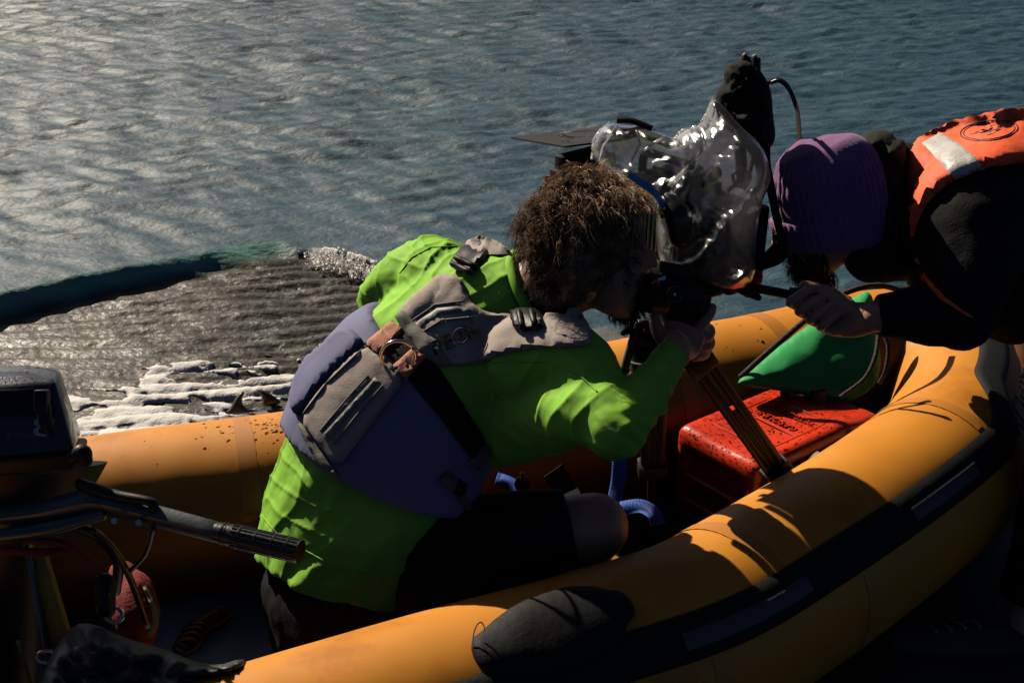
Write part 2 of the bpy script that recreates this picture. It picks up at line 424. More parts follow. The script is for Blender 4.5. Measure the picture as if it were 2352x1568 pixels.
def patch(poly, bvh, thick, edge=10, step=8, sink=.004, rnd=0, dmax=None, wob=0.0, smooth=1):
    """a layer of cloth lying on the surface in bvh inside the outline, thick metres proud, with side walls"""
    if rnd: poly = roundpoly(poly, rnd)
    co, fa, D = cdt(poly, step); hits = []
    for x, y in co:
        dr = (W(x, y, 1) - CAMV).normalized(); h = bvh.ray_cast(CAMV, dr)
        hits.append((h[0], h[1]) if h[0] is not None else None)
    ok = [i for i, h in enumerate(hits) if h]
    if not ok: raise ValueError('patch misses')
    for i, h in enumerate(hits):
        if h is None:
            j = min(ok, key=lambda q: (co[q][0] - co[i][0]) ** 2 + (co[q][1] - co[i][1]) ** 2)
            d = proj(hits[j][0])[2]; hits[i] = (W(*co[i], d + .01), hits[j][1])
    # gentle smoothing of depth so that the cloth bridges small dents
    dep = np.array([proj(h[0])[2] for h in hits]); nb = [[] for _ in co]
    for f in fa:
        for i in range(len(f)): nb[f[i]].append(f[i - 1]); nb[f[i - 1]].append(f[i])
    for _ in range(smooth): dep = np.array([.5 * dep[i] + .5 * (dep[nb[i]].mean() if nb[i] else dep[i]) for i in range(len(co))])
    if dmax: dep = np.minimum(dep, dmax)
    m = MB(); top = []
    for i, (x, y) in enumerate(co):
        t = min(1, D[i] / edge); k = math.sqrt(max(0, 1 - (1 - t) ** 2)); nrm = Vector(hits[i][1])
        if nrm.dot(AF) > 0: nrm = -nrm
        nrm = (nrm * .6 - AF * .4).normalized()
        o = thick * (.45 + .55 * k) + (wob * k * noise.fractal(Vector((x / 40, y / 40, 3.1)), .6, 2.1, 3) if wob else 0)
        top.append(W(x, y, dep[i]) + nrm * o)
    n = len(co); m.add(top, fa)
    be = bnd_edges(fa); low = {}
    for a, b_ in be:
        for q in (a, b_):
            if q not in low:
                low[q] = len(m.v); x, y = co[q]; m.v.append(tuple(W(x, y, dep[q] + sink)))
        m.f.append((b_, a, low[a], low[b_]))
    return m
FONT = None
def text_mesh(body, width, depth, origin, right, up, nrm, shear=0.0, spacing=1.0, squash=None):
    cu = bpy.data.curves.new('t', 'FONT'); cu.body = body; cu.extrude = 1.0; cu.align_x = 'CENTER'; cu.align_y = 'CENTER'
    cu.space_character = spacing; cu.shear = shear; cu.extrude = .5; cu.resolution_u = 3
    o = bpy.data.objects.new('t', cu); COL.objects.link(o); dg = bpy.context.evaluated_depsgraph_get(); dg.update()
    me = bpy.data.meshes.new_from_object(o.evaluated_get(dg)); bpy.data.objects.remove(o); bpy.data.curves.remove(cu)
    xs = [v.co.x for v in me.vertices]; s = width / (max(xs) - min(xs)); sy = squash / (max(v.co.y for v in me.vertices) - min(v.co.y for v in me.vertices)) if squash else s
    r, u, n_ = Vector(right).normalized(), Vector(up).normalized(), Vector(nrm).normalized()
    for v in me.vertices: v.co = Vector(origin) + r * (v.co.x * s) + u * (v.co.y * sy) + n_ * (v.co.z * depth)
    return me
def drape_text(me, bvh, lift):
    """lay flat print onto a curved surface along its own facing"""
    for v in me.vertices:
        dr = (v.co - CAMV).normalized(); h = bvh.ray_cast(CAMV, dr)
        if h[0] is not None: v.co = h[0] - dr * (lift * 1.8)

# ------------------------------------------------------------------ water
def wl(pts, z):
    q = [Wz(x, y, z) for x, y in pts]; return np.array([[a.x, a.y] for a in q])
CREST = wl([(-420, 800), (-200, 738), (0, 684), (150, 648), (300, 614), (500, 566), (640, 536), (700, 566), (760, 590), (900, 628), (1150, 690), (1700, 800)], .06)
FOOT = wl([(-420, 880), (-200, 812), (0, 748), (150, 712), (300, 672), (500, 634), (640, 608), (712, 598), (760, 606), (900, 650), (1150, 720), (1700, 830)], 0)
def wave_sum(X, Y, n=90, lmin=.05, lmax=1.1, slope=.034, seed=3, mean=math.radians(74), spread=.55):
    r = np.random.default_rng(seed); H = np.zeros_like(X)
    for i in range(n):
        lam = lmin * (lmax / lmin) ** (i / (n - 1)); k = 2 * math.pi / lam
        a = mean + r.normal() * spread; ph = r.uniform(0, 6.28)
        amp = slope * (.7 + .6 * r.random()) / k * (1.0 if lam > .12 else .75)
        # slow modulation so that groups of ripples come and go
        m = .8 + .3 * np.sin(X * r.uniform(.4, 1.6) + Y * r.uniform(-1.6, 1.6) + r.uniform(0, 6.28))
        q = k * (X * math.cos(a) + Y * math.sin(a)) + ph + .6 * np.sin(X * 1.7 + Y * .9 + ph)
        H += amp * m * (np.sin(q) + .22 * np.sin(2 * q + .6))
    return H
def vnoise(X, Y, s, seed=0, octv=4):
    """tileless value noise with numpy"""
    r = np.random.default_rng(seed); T = r.random((256, 256)); out = np.zeros_like(X); amp = 1.0; tot = 0
    for o in range(octv):
        x = X * s + 37.3 * o; y = Y * s + 11.9 * o
        i = np.floor(x).astype(int); j = np.floor(y).astype(int); fx = x - i; fy = y - j
        fx = fx * fx * (3 - 2 * fx); fy = fy * fy * (3 - 2 * fy)
        g = lambda a, b: T[a % 256, b % 256]
        out += amp * ((g(i, j) * (1 - fx) + g(i + 1, j) * fx) * (1 - fy) + (g(i, j + 1) * (1 - fx) + g(i + 1, j + 1) * fx) * fy)
        tot += amp; amp *= .5; s *= 2.03
    return out / tot
def zones(X, Y):
    cy = np.interp(X, CREST[:, 0], CREST[:, 1]); fy = np.interp(X, FOOT[:, 0], FOOT[:, 1])
    wob = (vnoise(X, Y * 0 + 3, 2.2, 5) - .5) * .10
    cy = cy + wob; fy = fy + wob * .8
    t = (Y - fy) / np.maximum(cy - fy, .03)
    apex = FOOT[7, 0]
    H = (.085 + .025 * (vnoise(X, Y * 0, 1.7, 91, 3) - .5)) * (1 - .62 * sm(apex - 1.1, apex + .15, X)) - .02 * sm(apex + .2, apex + 1.2, X)
    return t, H, apex
def water_h(X, Y):
    t, H, apex = zones(X, Y)
    face = sm(0, 1, t)
    past = np.maximum(Y - np.interp(X, CREST[:, 0], CREST[:, 1]), 0)
    shallow = 1 - sm(-.15, .6, t)
    deep = wave_sum(X, Y, 70, .20, 1.1, .017, 3) * .8 + wave_sum(X, Y, 130, .045, .20, .037, 4, math.radians(82), .45)
    # thin water running over the grooved ramp: parallel ridges, lying almost across the view
    ang = math.radians(9); q = -X * math.sin(ang) + Y * math.cos(ang)
    warp = (vnoise(X, Y, 1.3, 8) - .5) * .11 + (vnoise(X * .6, Y, 6, 18, 3) - .5) * .030
    ridge = np.abs(np.sin(math.pi * (q + warp) / .068)); patchy = sm(.36, .62, vnoise(X, Y, 1.35, 9, 3))
    calm = .25 + .75 * sm(3.30, 3.85, Y - .10 * X)
    rid = calm * (ridge ** .6 - .6) * .021 * (.35 + .85 * patchy)
    small = wave_sum(X, Y, 40, .035, .35, .05, 11, math.radians(80), .5)
    sh = rid + small * .55 + (vnoise(X, Y, 9, 21, 4) - .5) * .006
    h = deep * (1 - shallow) * (.55 + .45 * sm(.0, .9, past)) + sh * shallow
    mid = np.exp(-((t - .5) / .42) ** 2)
    h = h + mid * (vnoise(X * .8, Y * 3.2, 6, 93, 4) - .5) * .022 * (1 - shallow * .3)
    h = h + H * face * np.exp(-past / 1.3) + (.02 * sm(0, .8, past))
    # little breaking crest on the right
    br = np.exp(-((t - .8) / .8) ** 2) * sm(apex - .02, apex + .08, X) * (1 - sm(apex + .55, apex + .9, X))
    h += br * (.010 + .022 * vnoise(X, Y, 34, 31, 3))
    return h, shallow, t, br
def axis(lo, hi, st, far):
    a = list(np.arange(lo, hi + 1e-6, st)); s = st; b = []; x = hi
    while x < far: s *= 1.35; x += s; b.append(x)
    s = st; c = []; x = lo
    while x > -far: s *= 1.35; x -= s; c.append(x)
    return np.array(c[::-1] + a + b)
def grid_mesh(name, X, Y, Z, keep=None):
    ny, nx = X.shape; co = np.stack([X, Y, Z], -1).reshape(-1, 3)
    i = np.arange(ny * nx).reshape(ny, nx)
    q = np.stack([i[:-1, :-1], i[:-1, 1:], i[1:, 1:], i[1:, :-1]], -1).reshape(-1, 4)
    if keep is not None: q = q[keep.ravel()]
    u, inv = np.unique(q, return_inverse=True); co = co[u]; q = inv.reshape(-1, 4)
    me = bpy.data.meshes.new(name); me.vertices.add(len(co)); me.vertices.foreach_set('co', co.ravel())
    me.loops.add(q.size); me.loops.foreach_set('vertex_index', q.ravel().astype(np.int32))
    me.polygons.add(len(q)); me.polygons.foreach_set('loop_start', np.arange(0, q.size, 4).astype(np.int32))
    me.polygons.foreach_set('loop_total', np.full(len(q), 4, np.int32)); me.update(calc_edges=True); me.validate()
    return me, u
def water_material():
    m = bpy.data.materials.new('sea_water'); m.use_nodes = True; nt = m.node_tree; b = nt.nodes['Principled BSDF']; L = nt.links.new
    at = nt.nodes.new('ShaderNodeAttribute'); at.attribute_name = 'shallow'
    geo = nt.nodes.new('ShaderNodeNewGeometry')
    n = nt.nodes.new('ShaderNodeTexNoise'); n.inputs['Scale'].default_value = 3.2; n.inputs['Detail'].default_value = 8
    L(geo.outputs['Position'], n.inputs['Vector'])
    deep = nt.nodes.new('ShaderNodeMix'); deep.data_type = 'RGBA'
    deep.inputs[6].default_value = (.006, .044, .078, 1); deep.inputs[7].default_value = (.009, .058, .092, 1); L(n.outputs['Fac'], deep.inputs[0])
    bed = nt.nodes.new('ShaderNodeMix'); bed.data_type = 'RGBA'
    bed.inputs[6].default_value = (.022, .019, .013, 1); bed.inputs[7].default_value = (.085, .070, .050, 1)
    r = nt.nodes.new('ShaderNodeMapRange'); r.inputs[1].default_value = .35; r.inputs[2].default_value = .68; L(n.outputs['Fac'], r.inputs[0]); L(r.outputs[0], bed.inputs[0])
    mx = nt.nodes.new('ShaderNodeMix'); mx.data_type = 'RGBA'; L(at.outputs['Fac'], mx.inputs[0]); L(deep.outputs[2], mx.inputs[6]); L(bed.outputs[2], mx.inputs[7])
    af = nt.nodes.new('ShaderNodeAttribute'); af.attribute_name = 'swell_glow'
    mf = nt.nodes.new('ShaderNodeMix'); mf.data_type = 'RGBA'; L(af.outputs['Fac'], mf.inputs[0]); L(mx.outputs[2], mf.inputs[6]); mf.inputs[7].default_value = (.14, .42, .33, 1)  # green base colour stands in for sunlight glowing through the wave
    L(mf.outputs[2], b.inputs['Base Color'])
    rm = nt.nodes.new('ShaderNodeMapRange'); rm.inputs[3].default_value = .60; rm.inputs[4].default_value = .42; L(at.outputs['Fac'], rm.inputs[0]); L(rm.outputs[0], b.inputs['Roughness'])
    b.inputs['IOR'].default_value = 1.34
    b.inputs['Specular IOR Level'].default_value = .8
    mp = nt.nodes.new('ShaderNodeMapping'); mp.inputs['Rotation'].default_value = (0, 0, math.radians(-14)); mp.inputs['Scale'].default_value = (34, 58, 34)
    L(geo.outputs['Position'], mp.inputs['Vector'])
    n2 = nt.nodes.new('ShaderNodeTexNoise'); n2.inputs['Scale'].default_value = 1.0; n2.inputs['Detail'].default_value = 5; L(mp.outputs[0], n2.inputs['Vector'])
    bp = nt.nodes.new('ShaderNodeBump'); bp.inputs['Strength'].default_value = .55; bp.inputs['Distance'].default_value = .009
    L(n2.outputs['Fac'], bp.inputs['Height']); L(bp.outputs[0], b.inputs['Normal'])
    return m
xs = axis(-4.0, 4.0, .018, 500); ys = axis(2.2, 10.6, .014, 600); ys = ys[ys > 1.55]
X, Y = np.meshgrid(xs, ys)
fade = np.exp(-np.maximum(np.abs(X) - 8, 0) / 6) * np.exp(-np.maximum(Y - 15, 0) / 8)
h, shal, tt, br = water_h(np.clip(X, -12, 12), np.clip(Y, 0, 24)); h = h * fade
me, used = grid_mesh('water', X, Y, h)
at = me.attributes.new('shallow', 'FLOAT', 'POINT')
# the wedge of clearer, shallow water and the brown foot of the swell
sh_at = np.clip(shal * .9 + .5 * np.exp(-((tt - .12) / .3) ** 2), 0, 1) * (np.abs(X) < 12)
at.data.foreach_set('value', sh_at.ravel()[used].astype(np.float32))
a2 = me.attributes.new('swell_glow', 'FLOAT', 'POINT'); sw = np.exp(-((tt - .62) / .26) ** 2) * (np.abs(X) < 12) * (1 - sm(-.3, .05, X - FOOT[7, 0])) * (.55 + .7 * vnoise(np.clip(X, -12, 12), np.clip(Y, 0, 24) * 4, 2.0, 71, 3))  # mask of the painted glow on the wave face
a2.data.foreach_set('value', np.clip(sw, 0, 1).ravel()[used].astype(np.float32))
water = link('water', me, water_material(), None, None); water['kind'] = 'structure'
# ------------------------------------------------------------------ foam: lacy froth lying on the shallow water
M['foam'] = froth_mat('sea_foam'); M['spray'] = froth_mat('sea_spray', .6, .0)
fx = np.arange(-2.3, .55, .0065); fy = np.arange(2.6, 6.0, .0065); FX, FY = np.meshgrid(fx, fy)
fh, fs, ft, fbr = water_h(FX, FY)
wx = FX * .75 + (vnoise(FX, FY, 3.1, 41, 3) - .5) * .25; wy = FY * 1.8 + (vnoise(FX, FY, 3.1, 42, 3) - .5) * .3
lace = 1 - 3.2 * np.abs(vnoise(wx, wy, 4.6, 43, 4) - .5) ; lace2 = 1 - 3.0 * np.abs(vnoise(wx, wy, 11, 44, 3) - .5)
# density grows towards the boat; image rows: about y 800 (little) to 960 (full)
edge = 3.50 + .10 * FX
dens = sm(.55, -.12, (FY - (edge + .1)) + (vnoise(FX, FY, 1.4, 45, 3) - .5) * .7)
val = .62 * lace + .38 * lace2
mask = val - (1.0 - .54 * dens ** 1.3)
mask = np.where(dens > .02, mask, -1)
spl = fbr * 1.25 * vnoise(FX, FY, 26, 46, 4) - .36          # the small breaking crest
# a few loose flecks beyond the swell
fl = sm(.815, .88, vnoise(FX * .55, FY, 30, 47, 2)) * sm(.45, .6, vnoise(FX, FY, 1.1, 48, 2)) * .05 - .02
fl = np.where((ft > 1.25) & (FX < .1) & (FY < 5.8), fl, -1)
mk = np.maximum(mask, spl)
gy_, gx_ = np.gradient(mk, fy, fx)
def near(a): return (a[:-1, :-1] > 0).astype(int) + (a[1:, 1:] > 0) + (a[1:, :-1] > 0) + (a[:-1, 1:] > 0)
keep = (near(mk) >= 1) & (np.minimum.reduce([mk[:-1, :-1], mk[1:, 1:], mk[1:, :-1], mk[:-1, 1:]]) > -.5)
g2 = gx_ ** 2 + gy_ ** 2 + 1e-6; st = np.where(mk < 0, -mk / g2, 0)     # pull the outer corners back onto the outline
DX = np.clip(st * gx_, -.006, .006); DY = np.clip(st * gy_, -.006, .006)
FZ = fh + np.where(mk > 0, .0025, -.004) + np.clip(mk, 0, .25) * .022 + np.where(mk > .03, (vnoise(FX, FY, 70, 49, 3) - .5) * .006, 0)
fme, _ = grid_mesh('foam', FX + DX, FY + DY, FZ, keep)
fb = MB(); base_ = MB(); base_.ell((0, 0, 0), (1, 0, 0), (0, 1, 0), (0, 0, 1), 6, 4); cA = CREST[7]; cB = CREST[9]; rs = np.random.default_rng(77)
cr_ = np.array([Wz(735, 590, .03)[:2], Wz(800, 606, .03)[:2], Wz(900, 632, .03)[:2]]); vv = []; ff = []
for _ in range(2600):
    f_ = rs.random(); q_ = cr_[0] + (cr_[1] - cr_[0]) * (f_ * 2) if f_ < .5 else cr_[1] + (cr_[2] - cr_[1]) * (f_ * 2 - 1)
    sp_ = rs.normal() * (.022 + .02 * f_); zz = abs(rs.normal()) * (.022 - .008 * f_); r_ = .0016 + .0044 * rs.random() ** 3; k_ = len(vv)
    px_, py_ = q_[0] + rs.normal() * .03, q_[1] + sp_ - .02; hz = float(water_h(np.array([[px_]]), np.array([[py_]]))[0][0, 0]) if _ < 0 else .022
    t1 = Vector(rs.normal(size=3)).normalized(); t2 = (Vector(rs.normal(size=3)) * .5 + Vector((0, -.7, .7))).cross(t1).normalized()
    for a_ in range(6): q3_ = t1 * math.cos(a_ * 1.047) + t2 * math.sin(a_ * 1.047); vv.append((px_ + q3_.x * r_, py_ + q3_.y * r_, hz + zz + q3_.z * r_))
    ff.append(tuple(k_ + a_ for a_ in range(6)))
fb.add(vv, ff); spray = fb.build('spray', M['spray'], None, sharp=None, fix=False); spray['kind'] = 'stuff'; spray['label'] = 'white spray on the small breaking crest beyond the boat'
foam = link('foam', fme, M['foam'], None, None); foam['kind'] = 'stuff'; foam['label'] = 'white lacy sea foam on the shallow water behind the boat'
# ------------------------------------------------------------------ ground: the dark wet ramp the boat lies on
gx = axis(-3, 3, .06, 60); gy = axis(-1.5, 3.2, .06, 60); gy = gy[gy < 9]; GX, GY = np.meshgrid(gx, gy)
line = 2.62 + .45 * np.clip(GX, -6, 6)
GZ = .035 - .16 * np.maximum(GY - line, 0) + .05 * np.maximum(line - 1.5 - GY, 0) + (vnoise(GX, GY, 3, 61, 4) - .5) * .02
GZ = np.maximum(GZ, -1.2)
gme, _ = grid_mesh('ground', GX, GY, GZ); ground = link('ground', gme, M['concrete'], None, None); ground['kind'] = 'structure'
# ------------------------------------------------------------------ inflatable boat
boat = thing('inflatable_boat', 'orange inflatable boat with a black rubbing strip lying at the water edge', 'boat', (.25, 2.45, .05))
TR = .18; ZC = .24
path = [(-1.35, 1.33), (-.80, 1.565), (-.371, 1.767), (-.153, 1.877), (.144, 2.015), (.325, 2.113), (.506, 2.27), (.70, 2.455), (.88, 2.645),
        (1.0, 2.80), (1.075, 2.97), (1.10, 3.14), (1.02, 3.275), (.86, 3.255), (.70, 3.165), (.481, 3.067), (.238, 2.958), (-.132, 2.752), (-.461, 2.614), (-.684, 2.554), (-.95, 2.475), (-1.6, 2.26)]
PC = catmull([(x, y, ZC) for x, y in path], 420)
S_ = [0.0]
for i in range(1, len(PC)): S_.append(S_[-1] + (PC[i] - PC[i - 1]).length)
S_ = np.array(S_); PT = []; PN = []
for i in range(len(PC)):
    t = (PC[min(i + 1, len(PC) - 1)] - PC[max(i - 1, 0)]).normalized(); PT.append(t); PN.append(Vector((t.y, -t.x, 0)))
def trad(i):
    e = min(i / 14, (len(PC) - 1 - i) / 14); return TR * (1 if e >= 1 else .35 + .65 * math.sqrt(max(0, 1 - (1 - e) ** 2)))
def tsurf(i, th, lift=0.0):
    i = max(0, min(len(PC) - 1, i)); a = int(i); f = i - a; b = min(a + 1, len(PC) - 1)
    c = PC[a].lerp(PC[b], f); n_ = PN[a].lerp(PN[b], f).normalized(); r = trad(i) + lift
    return c + Vector((0, 0, 1)) * (r * math.cos(th)) + n_ * (r * math.sin(th))
def idx_near(px, py, lo=0, hi=None):
    hi = hi or len(PC); return min(range(lo, hi), key=lambda i: min((proj(tsurf(i, th))[0] - px) ** 2 + (proj(tsurf(i, th))[1] - py) ** 2 for th in (-.3, 0, .3)))
NTH = 48; vs = []; fs = []
for i in range(len(PC)):
    for k in range(NTH): vs.append(tsurf(i, 2 * math.pi * k / NTH))
for i in range(len(PC) - 1):
    for k in range(NTH):
        k2 = (k + 1) % NTH; fs.append((i * NTH + k, (i + 1) * NTH + k, (i + 1) * NTH + k2, i * NTH + k2))
fs.append(tuple(range(NTH))); fs.append(tuple((len(PC) - 1) * NTH + k for k in range(NTH))[::-1])
mb = MB(); mb.add(vs, fs)
tube_o = mb.build('tube', M['tube'], boat, disp=lambda c: .0016 * nz(c, 5) + .0007 * nz(c, 22))
tube_bvh = bvh_of([tube_o])
CORN = min(range(len(PC)), key=lambda i: (PC[i].x - .98) ** 2 + (PC[i].y - 2.78) ** 2)
FAR0 = min(range(len(PC)), key=lambda i: (PC[i].x - 1.0) ** 2 + (PC[i].y - 3.28) ** 2)
def band(i0, i1, th0, th1, lift, nt=6, step=1.0, bev=.35):
    """strip glued on the tube between path stations i0..i1 and angles th0..th1 (numbers or functions of i)"""
    m = MB(); A = th0 if callable(th0) else (lambda i: th0); B = th1 if callable(th1) else (lambda i: th1)
    ii = np.arange(i0, i1 + 1e-6, step); n = nt + 3; vs = []
    for i in ii:
        a, b = A(i), B(i); row = [tsurf(i, a, -.003)]
        for k in range(nt + 1):
            f = k / nt; h = lift * (bev if k in (0, nt) else 1.0); row.append(tsurf(i, a + (b - a) * f, h))
        row.append(tsurf(i, b, -.003)); vs += row
    fs = []
    for j in range(len(ii) - 1):
        for k in range(n - 1): fs.append((j * n + k, j * n + k + 1, (j + 1) * n + k + 1, (j + 1) * n + k))
    fs.append(tuple(range(n))[::-1]); fs.append(tuple((len(ii) - 1) * n + k for k in range(n)))
    return m.add(vs, fs)
D2 = math.radians
def bend(i): return float(sm(CORN - 10, CORN + 10, i)) * (1 - float(sm(FAR0 - 20, FAR0 + 10, i)))
st0 = lambda i: D2(33) * (1 - bend(i)) + D2(1) * bend(i) + D2(35) * float(sm(FAR0, FAR0 + 30, i))
st1 = lambda i: D2(58) * (1 - bend(i)) + D2(23) * bend(i) + D2(35) * float(sm(FAR0, FAR0 + 30, i))
band(6, len(PC) - 8, st0, st1, .010, nt=7).build('rubbing_strip', M['strake'], boat)
# repair patches glued on the strip
for (px, py, w) in ((1640, 1372, 12), (2085, 1095, 9)):
    k = idx_near(px, py - 60, 60, CORN)
    band(k - w, k + w, lambda i: st0(i) + D2(7), lambda i: st1(i) - D2(4), .0125, nt=4).build('grey_patch', M['patchgrey'], boat)
# seams where the fabric panels overlap
for (px, py, a, b) in ((1690, 1215, -100, 33), (2120, 935, -90, 30), (1500, 1290, 60, 130), (1800, 1120, 60, 130), (2215, 930, 24, 130), (560, 970, -110, 40), (1490, 775, -120, 40), (1740, 725, -120, 40)):
    k = idx_near(px, py, 0 if py > 1050 or px > 1990 else FAR0, CORN + 25 if py > 900 and px > 900 else None)
    band(k - 1.6, k + 1.6, D2(a), D2(b), .0014, nt=18, step=.8, bev=.8).build('seam', M['seam'], boat)
# lettering at the bow
kk = idx_near(2237, 850, CORN, FAR0)
c = tsurf(kk, D2(44), .0); nrm = (c - (PC[kk])).normalized()
tm = text_mesh('ACHILLES', .36, .002, c + nrm * .0015, PT[kk], nrm.cross(PT[kk]), nrm, shear=.35, squash=.06)
for v in tm.vertices:
    i = kk + (v.co - c).dot(PT[kk]) / (S_[-1] / 420); th = D2(44) - (v.co - c).dot(nrm.cross(PT[kk])) / TR
    v.co = tsurf(i, th, .0006 + max(0, (v.co - c).dot(nrm)) * .5)
link('lettering', tm, M['letters'], boat)
# floor and transom
fl = MB()
lo = [tuple(tsurf(i, D2(-120)).xy) for i in range(20, len(PC) - 20, 6)]
cx = [(PC[i].x - PN[i].x * .05, PC[i].y - PN[i].y * .05) for i in range(len(PC)) if i % 5 == 0 and (PC[i].x > -.98)]
fl.prism([(x, y, .085) for x, y in cx], (0, 0, .015)); floor_o = fl.build('floor', M['floor'], boat, sharp=30)
# thwart-like inflated seat pad, orange, across the boat under the camera operator's arm
pad = MB()
a, b_ = Vector((.12, 2.36, .15)), Vector((.02, 2.66, .15))
pad.sweep([a, b_], [(.15, .045), (.15, .045)], n=24, sub=14, up=(0, 0, 1), dome=True)
pad.build('seat_pad', M['tube'], boat)
tr = MB(); tx = Vector((.914, .405, 0)); ty = Vector((-.405, .914, 0)); tc = Vector((-.93, 1.97, .25))
tr.box(tc, tx * .018, ty * .30, (0, 0, .17), .006)
tr_o = tr.build('transom', M['yellowpaint'], boat)
for s in (-1, 1):
    q = MB(); q.box(tc + ty * (.13 * s) + tx * .022 + Vector((0, 0, -.02)), tx * .006, ty * .016, (0, 0, .12), .004); q.build('transom_strip', M['greyplastic'], boat)
# moulded rubber grip on the near tube, with a wire ring
k0, k1 = idx_near(1120, 1420, 0, CORN), idx_near(1360, 1360, 0, CORN)
g = MB(); pts = []; rad = []
for j in range(9):
    f = j / 8; i = k0 - 2 + (k1 - k0 + 4) * f; pts.append(tsurf(i, D2(24) - D2(6) * f, .004)); e = math.sin(math.pi * min(1, .06 + f * .92)) ** .55
    rad.append((.020 + .050 * e, .008 + .018 * e))
g.sweep(pts, rad, n=20, sub=40, up=(0, -.45, .9), dome=True)
g.build('rubber_grip', M['strake'], boat, disp=lambda c: .0025 * nz(c, 18))
wr = MB(); c0 = W(1100, 1466, proj(tsurf(k0, D2(30)))[2] - .01)
wr.torus(c0, AX * .009 + AU * -.004, AU * .026 + AX * .004, .0012, n=30, m=6); wr.build('wire_ring', M['steel'], boat)
# life line hole tab and small valve cap
v = MB(); ii = idx_near(1965, 975, 0, CORN + 4); p = tsurf(ii, D2(-62)); n_ = (p - tsurf(ii, D2(-62), -.05)).normalized()
v.cyl(p - n_ * .002, p + n_ * .008, .016, .013, 24); v.build('valve_cap', M['silver'], boat)
# water beads on the far tube
def beads(bvh, spots, name, parent, material, rmin=.0010, rmax=.0035, flat=.5, lift=0):
    vs = []; fs = []; base = MB(); base.ell((0, 0, 0), (1, 0, 0), (0, 1, 0), (0, 0, 1), 7, 5); bv = [Vector(q) for q in base.v]
    for (o, d) in spots:
        h = bvh.ray_cast(o, d)
        if h[0] is None: continue
        n_ = h[1] if h[1].dot(d) < 0 else -h[1]; t = n_.orthogonal().normalized(); u = n_.cross(t)
        r = rmin + (rmax - rmin) * random.random() ** 2.6; k = len(vs); st_ = 1 + .5 * random.random()
        for q in bv: vs.append(h[0] + t * (q.x * r * st_) + u * (q.y * r) + n_ * (q.z * r * flat))
        fs += [tuple(a + k for a in f) for f in base.f]
    m = MB(); m.add(vs, fs); o = m.build(name, material, parent, sharp=None, fix=False); o['kind'] = 'stuff'; return o
sp = []
for _ in range(170):
    x = random.gauss(610, 60) if random.random() < .8 else random.uniform(300, 680); y = 950 + (650 - x) * .12 + abs(random.gauss(18, 26))
    sp.append((CAMV, (W(x, y, 3) - CAMV).normalized()))
for _ in range(16):
    x = random.uniform(1640, 1860); y = 745 - (x - 1640) * .2 + random.uniform(0, 70); sp.append((CAMV, (W(x, y, 3) - CAMV).normalized()))
beads(tube_bvh, sp, 'water_beads', boat, M['water_drop'], .0010, .0040, .28)
# black wet mat on the floor near the bow
mt = MB(); mt.prism([(.18, 2.42, .104), (.42, 2.36, .104), (.78, 2.72, .104), (.86, 3.0, .104), (.55, 2.98, .104), (.2, 2.72, .104)], (0, 0, .006))
mo = mt.build('floor_mat', M['mat'], boat)
# ------------------------------------------------------------------ seated camera operator
man = thing('person', 'person in lime green shirt and grey life vest crouching over the tripod', 'person', (-.25, 2.3, .10))
def axis_cam(r, d_, z): return AX * r - AU * d_ + AF * z      # direction given as right, down, away
RAX = axis_cam(.53, .36, -.77).normalized()                # across his back, towards his right shoulder
FRT = -(Vector((.53, .36, -.77)).cross(Vector((.496, -.84, -.22)))); FRT = axis_cam(*FRT).normalized()                 # the way his chest faces
hipc = W(800, 1262, 2.74)
spine = [(800, 1285, 2.76), (832, 1130, 2.745), (905, 975, 2.72), (1010, 840, 2.69), (1105, 745, 2.66), (1190, 690, 2.63)]
SPN = [W(*q) for q in spine]
def torso(m, rads, pts=SPN, sub=30, n=40, dome=False): m.sweep(pts, rads, n=n, sub=sub, up=-FRT, dome=dome)
LSH, RSH = W(985, 640, 2.78), W(1322, 835, 2.47)
ELB, WRI = W(1408, 988, 2.36), W(1556, 800, 2.53)
LEL, LWR = W(888, 705, 2.86), W(1180, 640, 3.0)
# --- body: one continuous skin surface (head, neck, trunk, arms, legs)
tdir_ = (SPN[0] - SPN[1]).normalized()
b = MB()
torso(b, [(.165, .105), (.150, .100), (.155, .105), (.160, .105), (.150, .09), (.07, .06)])
b.sweep([SPN[0] - tdir_ * .03, SPN[0] + tdir_ * .10], [(.182, .130), (.184, .132)], n=36, sub=6, up=-FRT)
b.sweep([W(1180, 690, 2.63), W(1235, 665, 2.60), W(1300, 650, 2.57), W(1345, 620, 2.55)], [.070, .062, .062, .062], n=18, dome=True)
HC = W(1368, 560, 2.53)
HU = axis_cam(-.10, -.985, .10).normalized(); HF = axis_cam(.86, .10, .50).normalized(); HF = (HF - HU * HF.dot(HU)).normalized(); HR = HF.cross(HU)
b.ell(HC + HU * .022 - HF * .008, HR * .078, HF * .100, HU * .100, 26, 18)
b.ell(HC + HF * .030 - HU * .045, HR * .064, HF * .064, HU * .085, 20, 14)
b.ell(HC + HF * .048 - HU * .108, HR * .036, HF * .036, HU * .030, 14, 10)                                       # chin
b.sweep([HC + HF * .092 + HU * .012, HC + HF * .112 - HU * .022, HC + HF * .118 - HU * .036], [.010, .013, .015], n=10, dome=True)   # nose
b.ell(HC + HF * .096 - HU * .066, HR * .024, HF * .012, HU * .008, 10, 8)                                         # lips
b.ell(HC + HF * .094 - HU * .079, HR * .021, HF * .012, HU * .008, 10, 8)
b.ell(HC + HF * .078 + HU * .022, HR * .052, HF * .020, HU * .010, 14, 8)                                         # brow
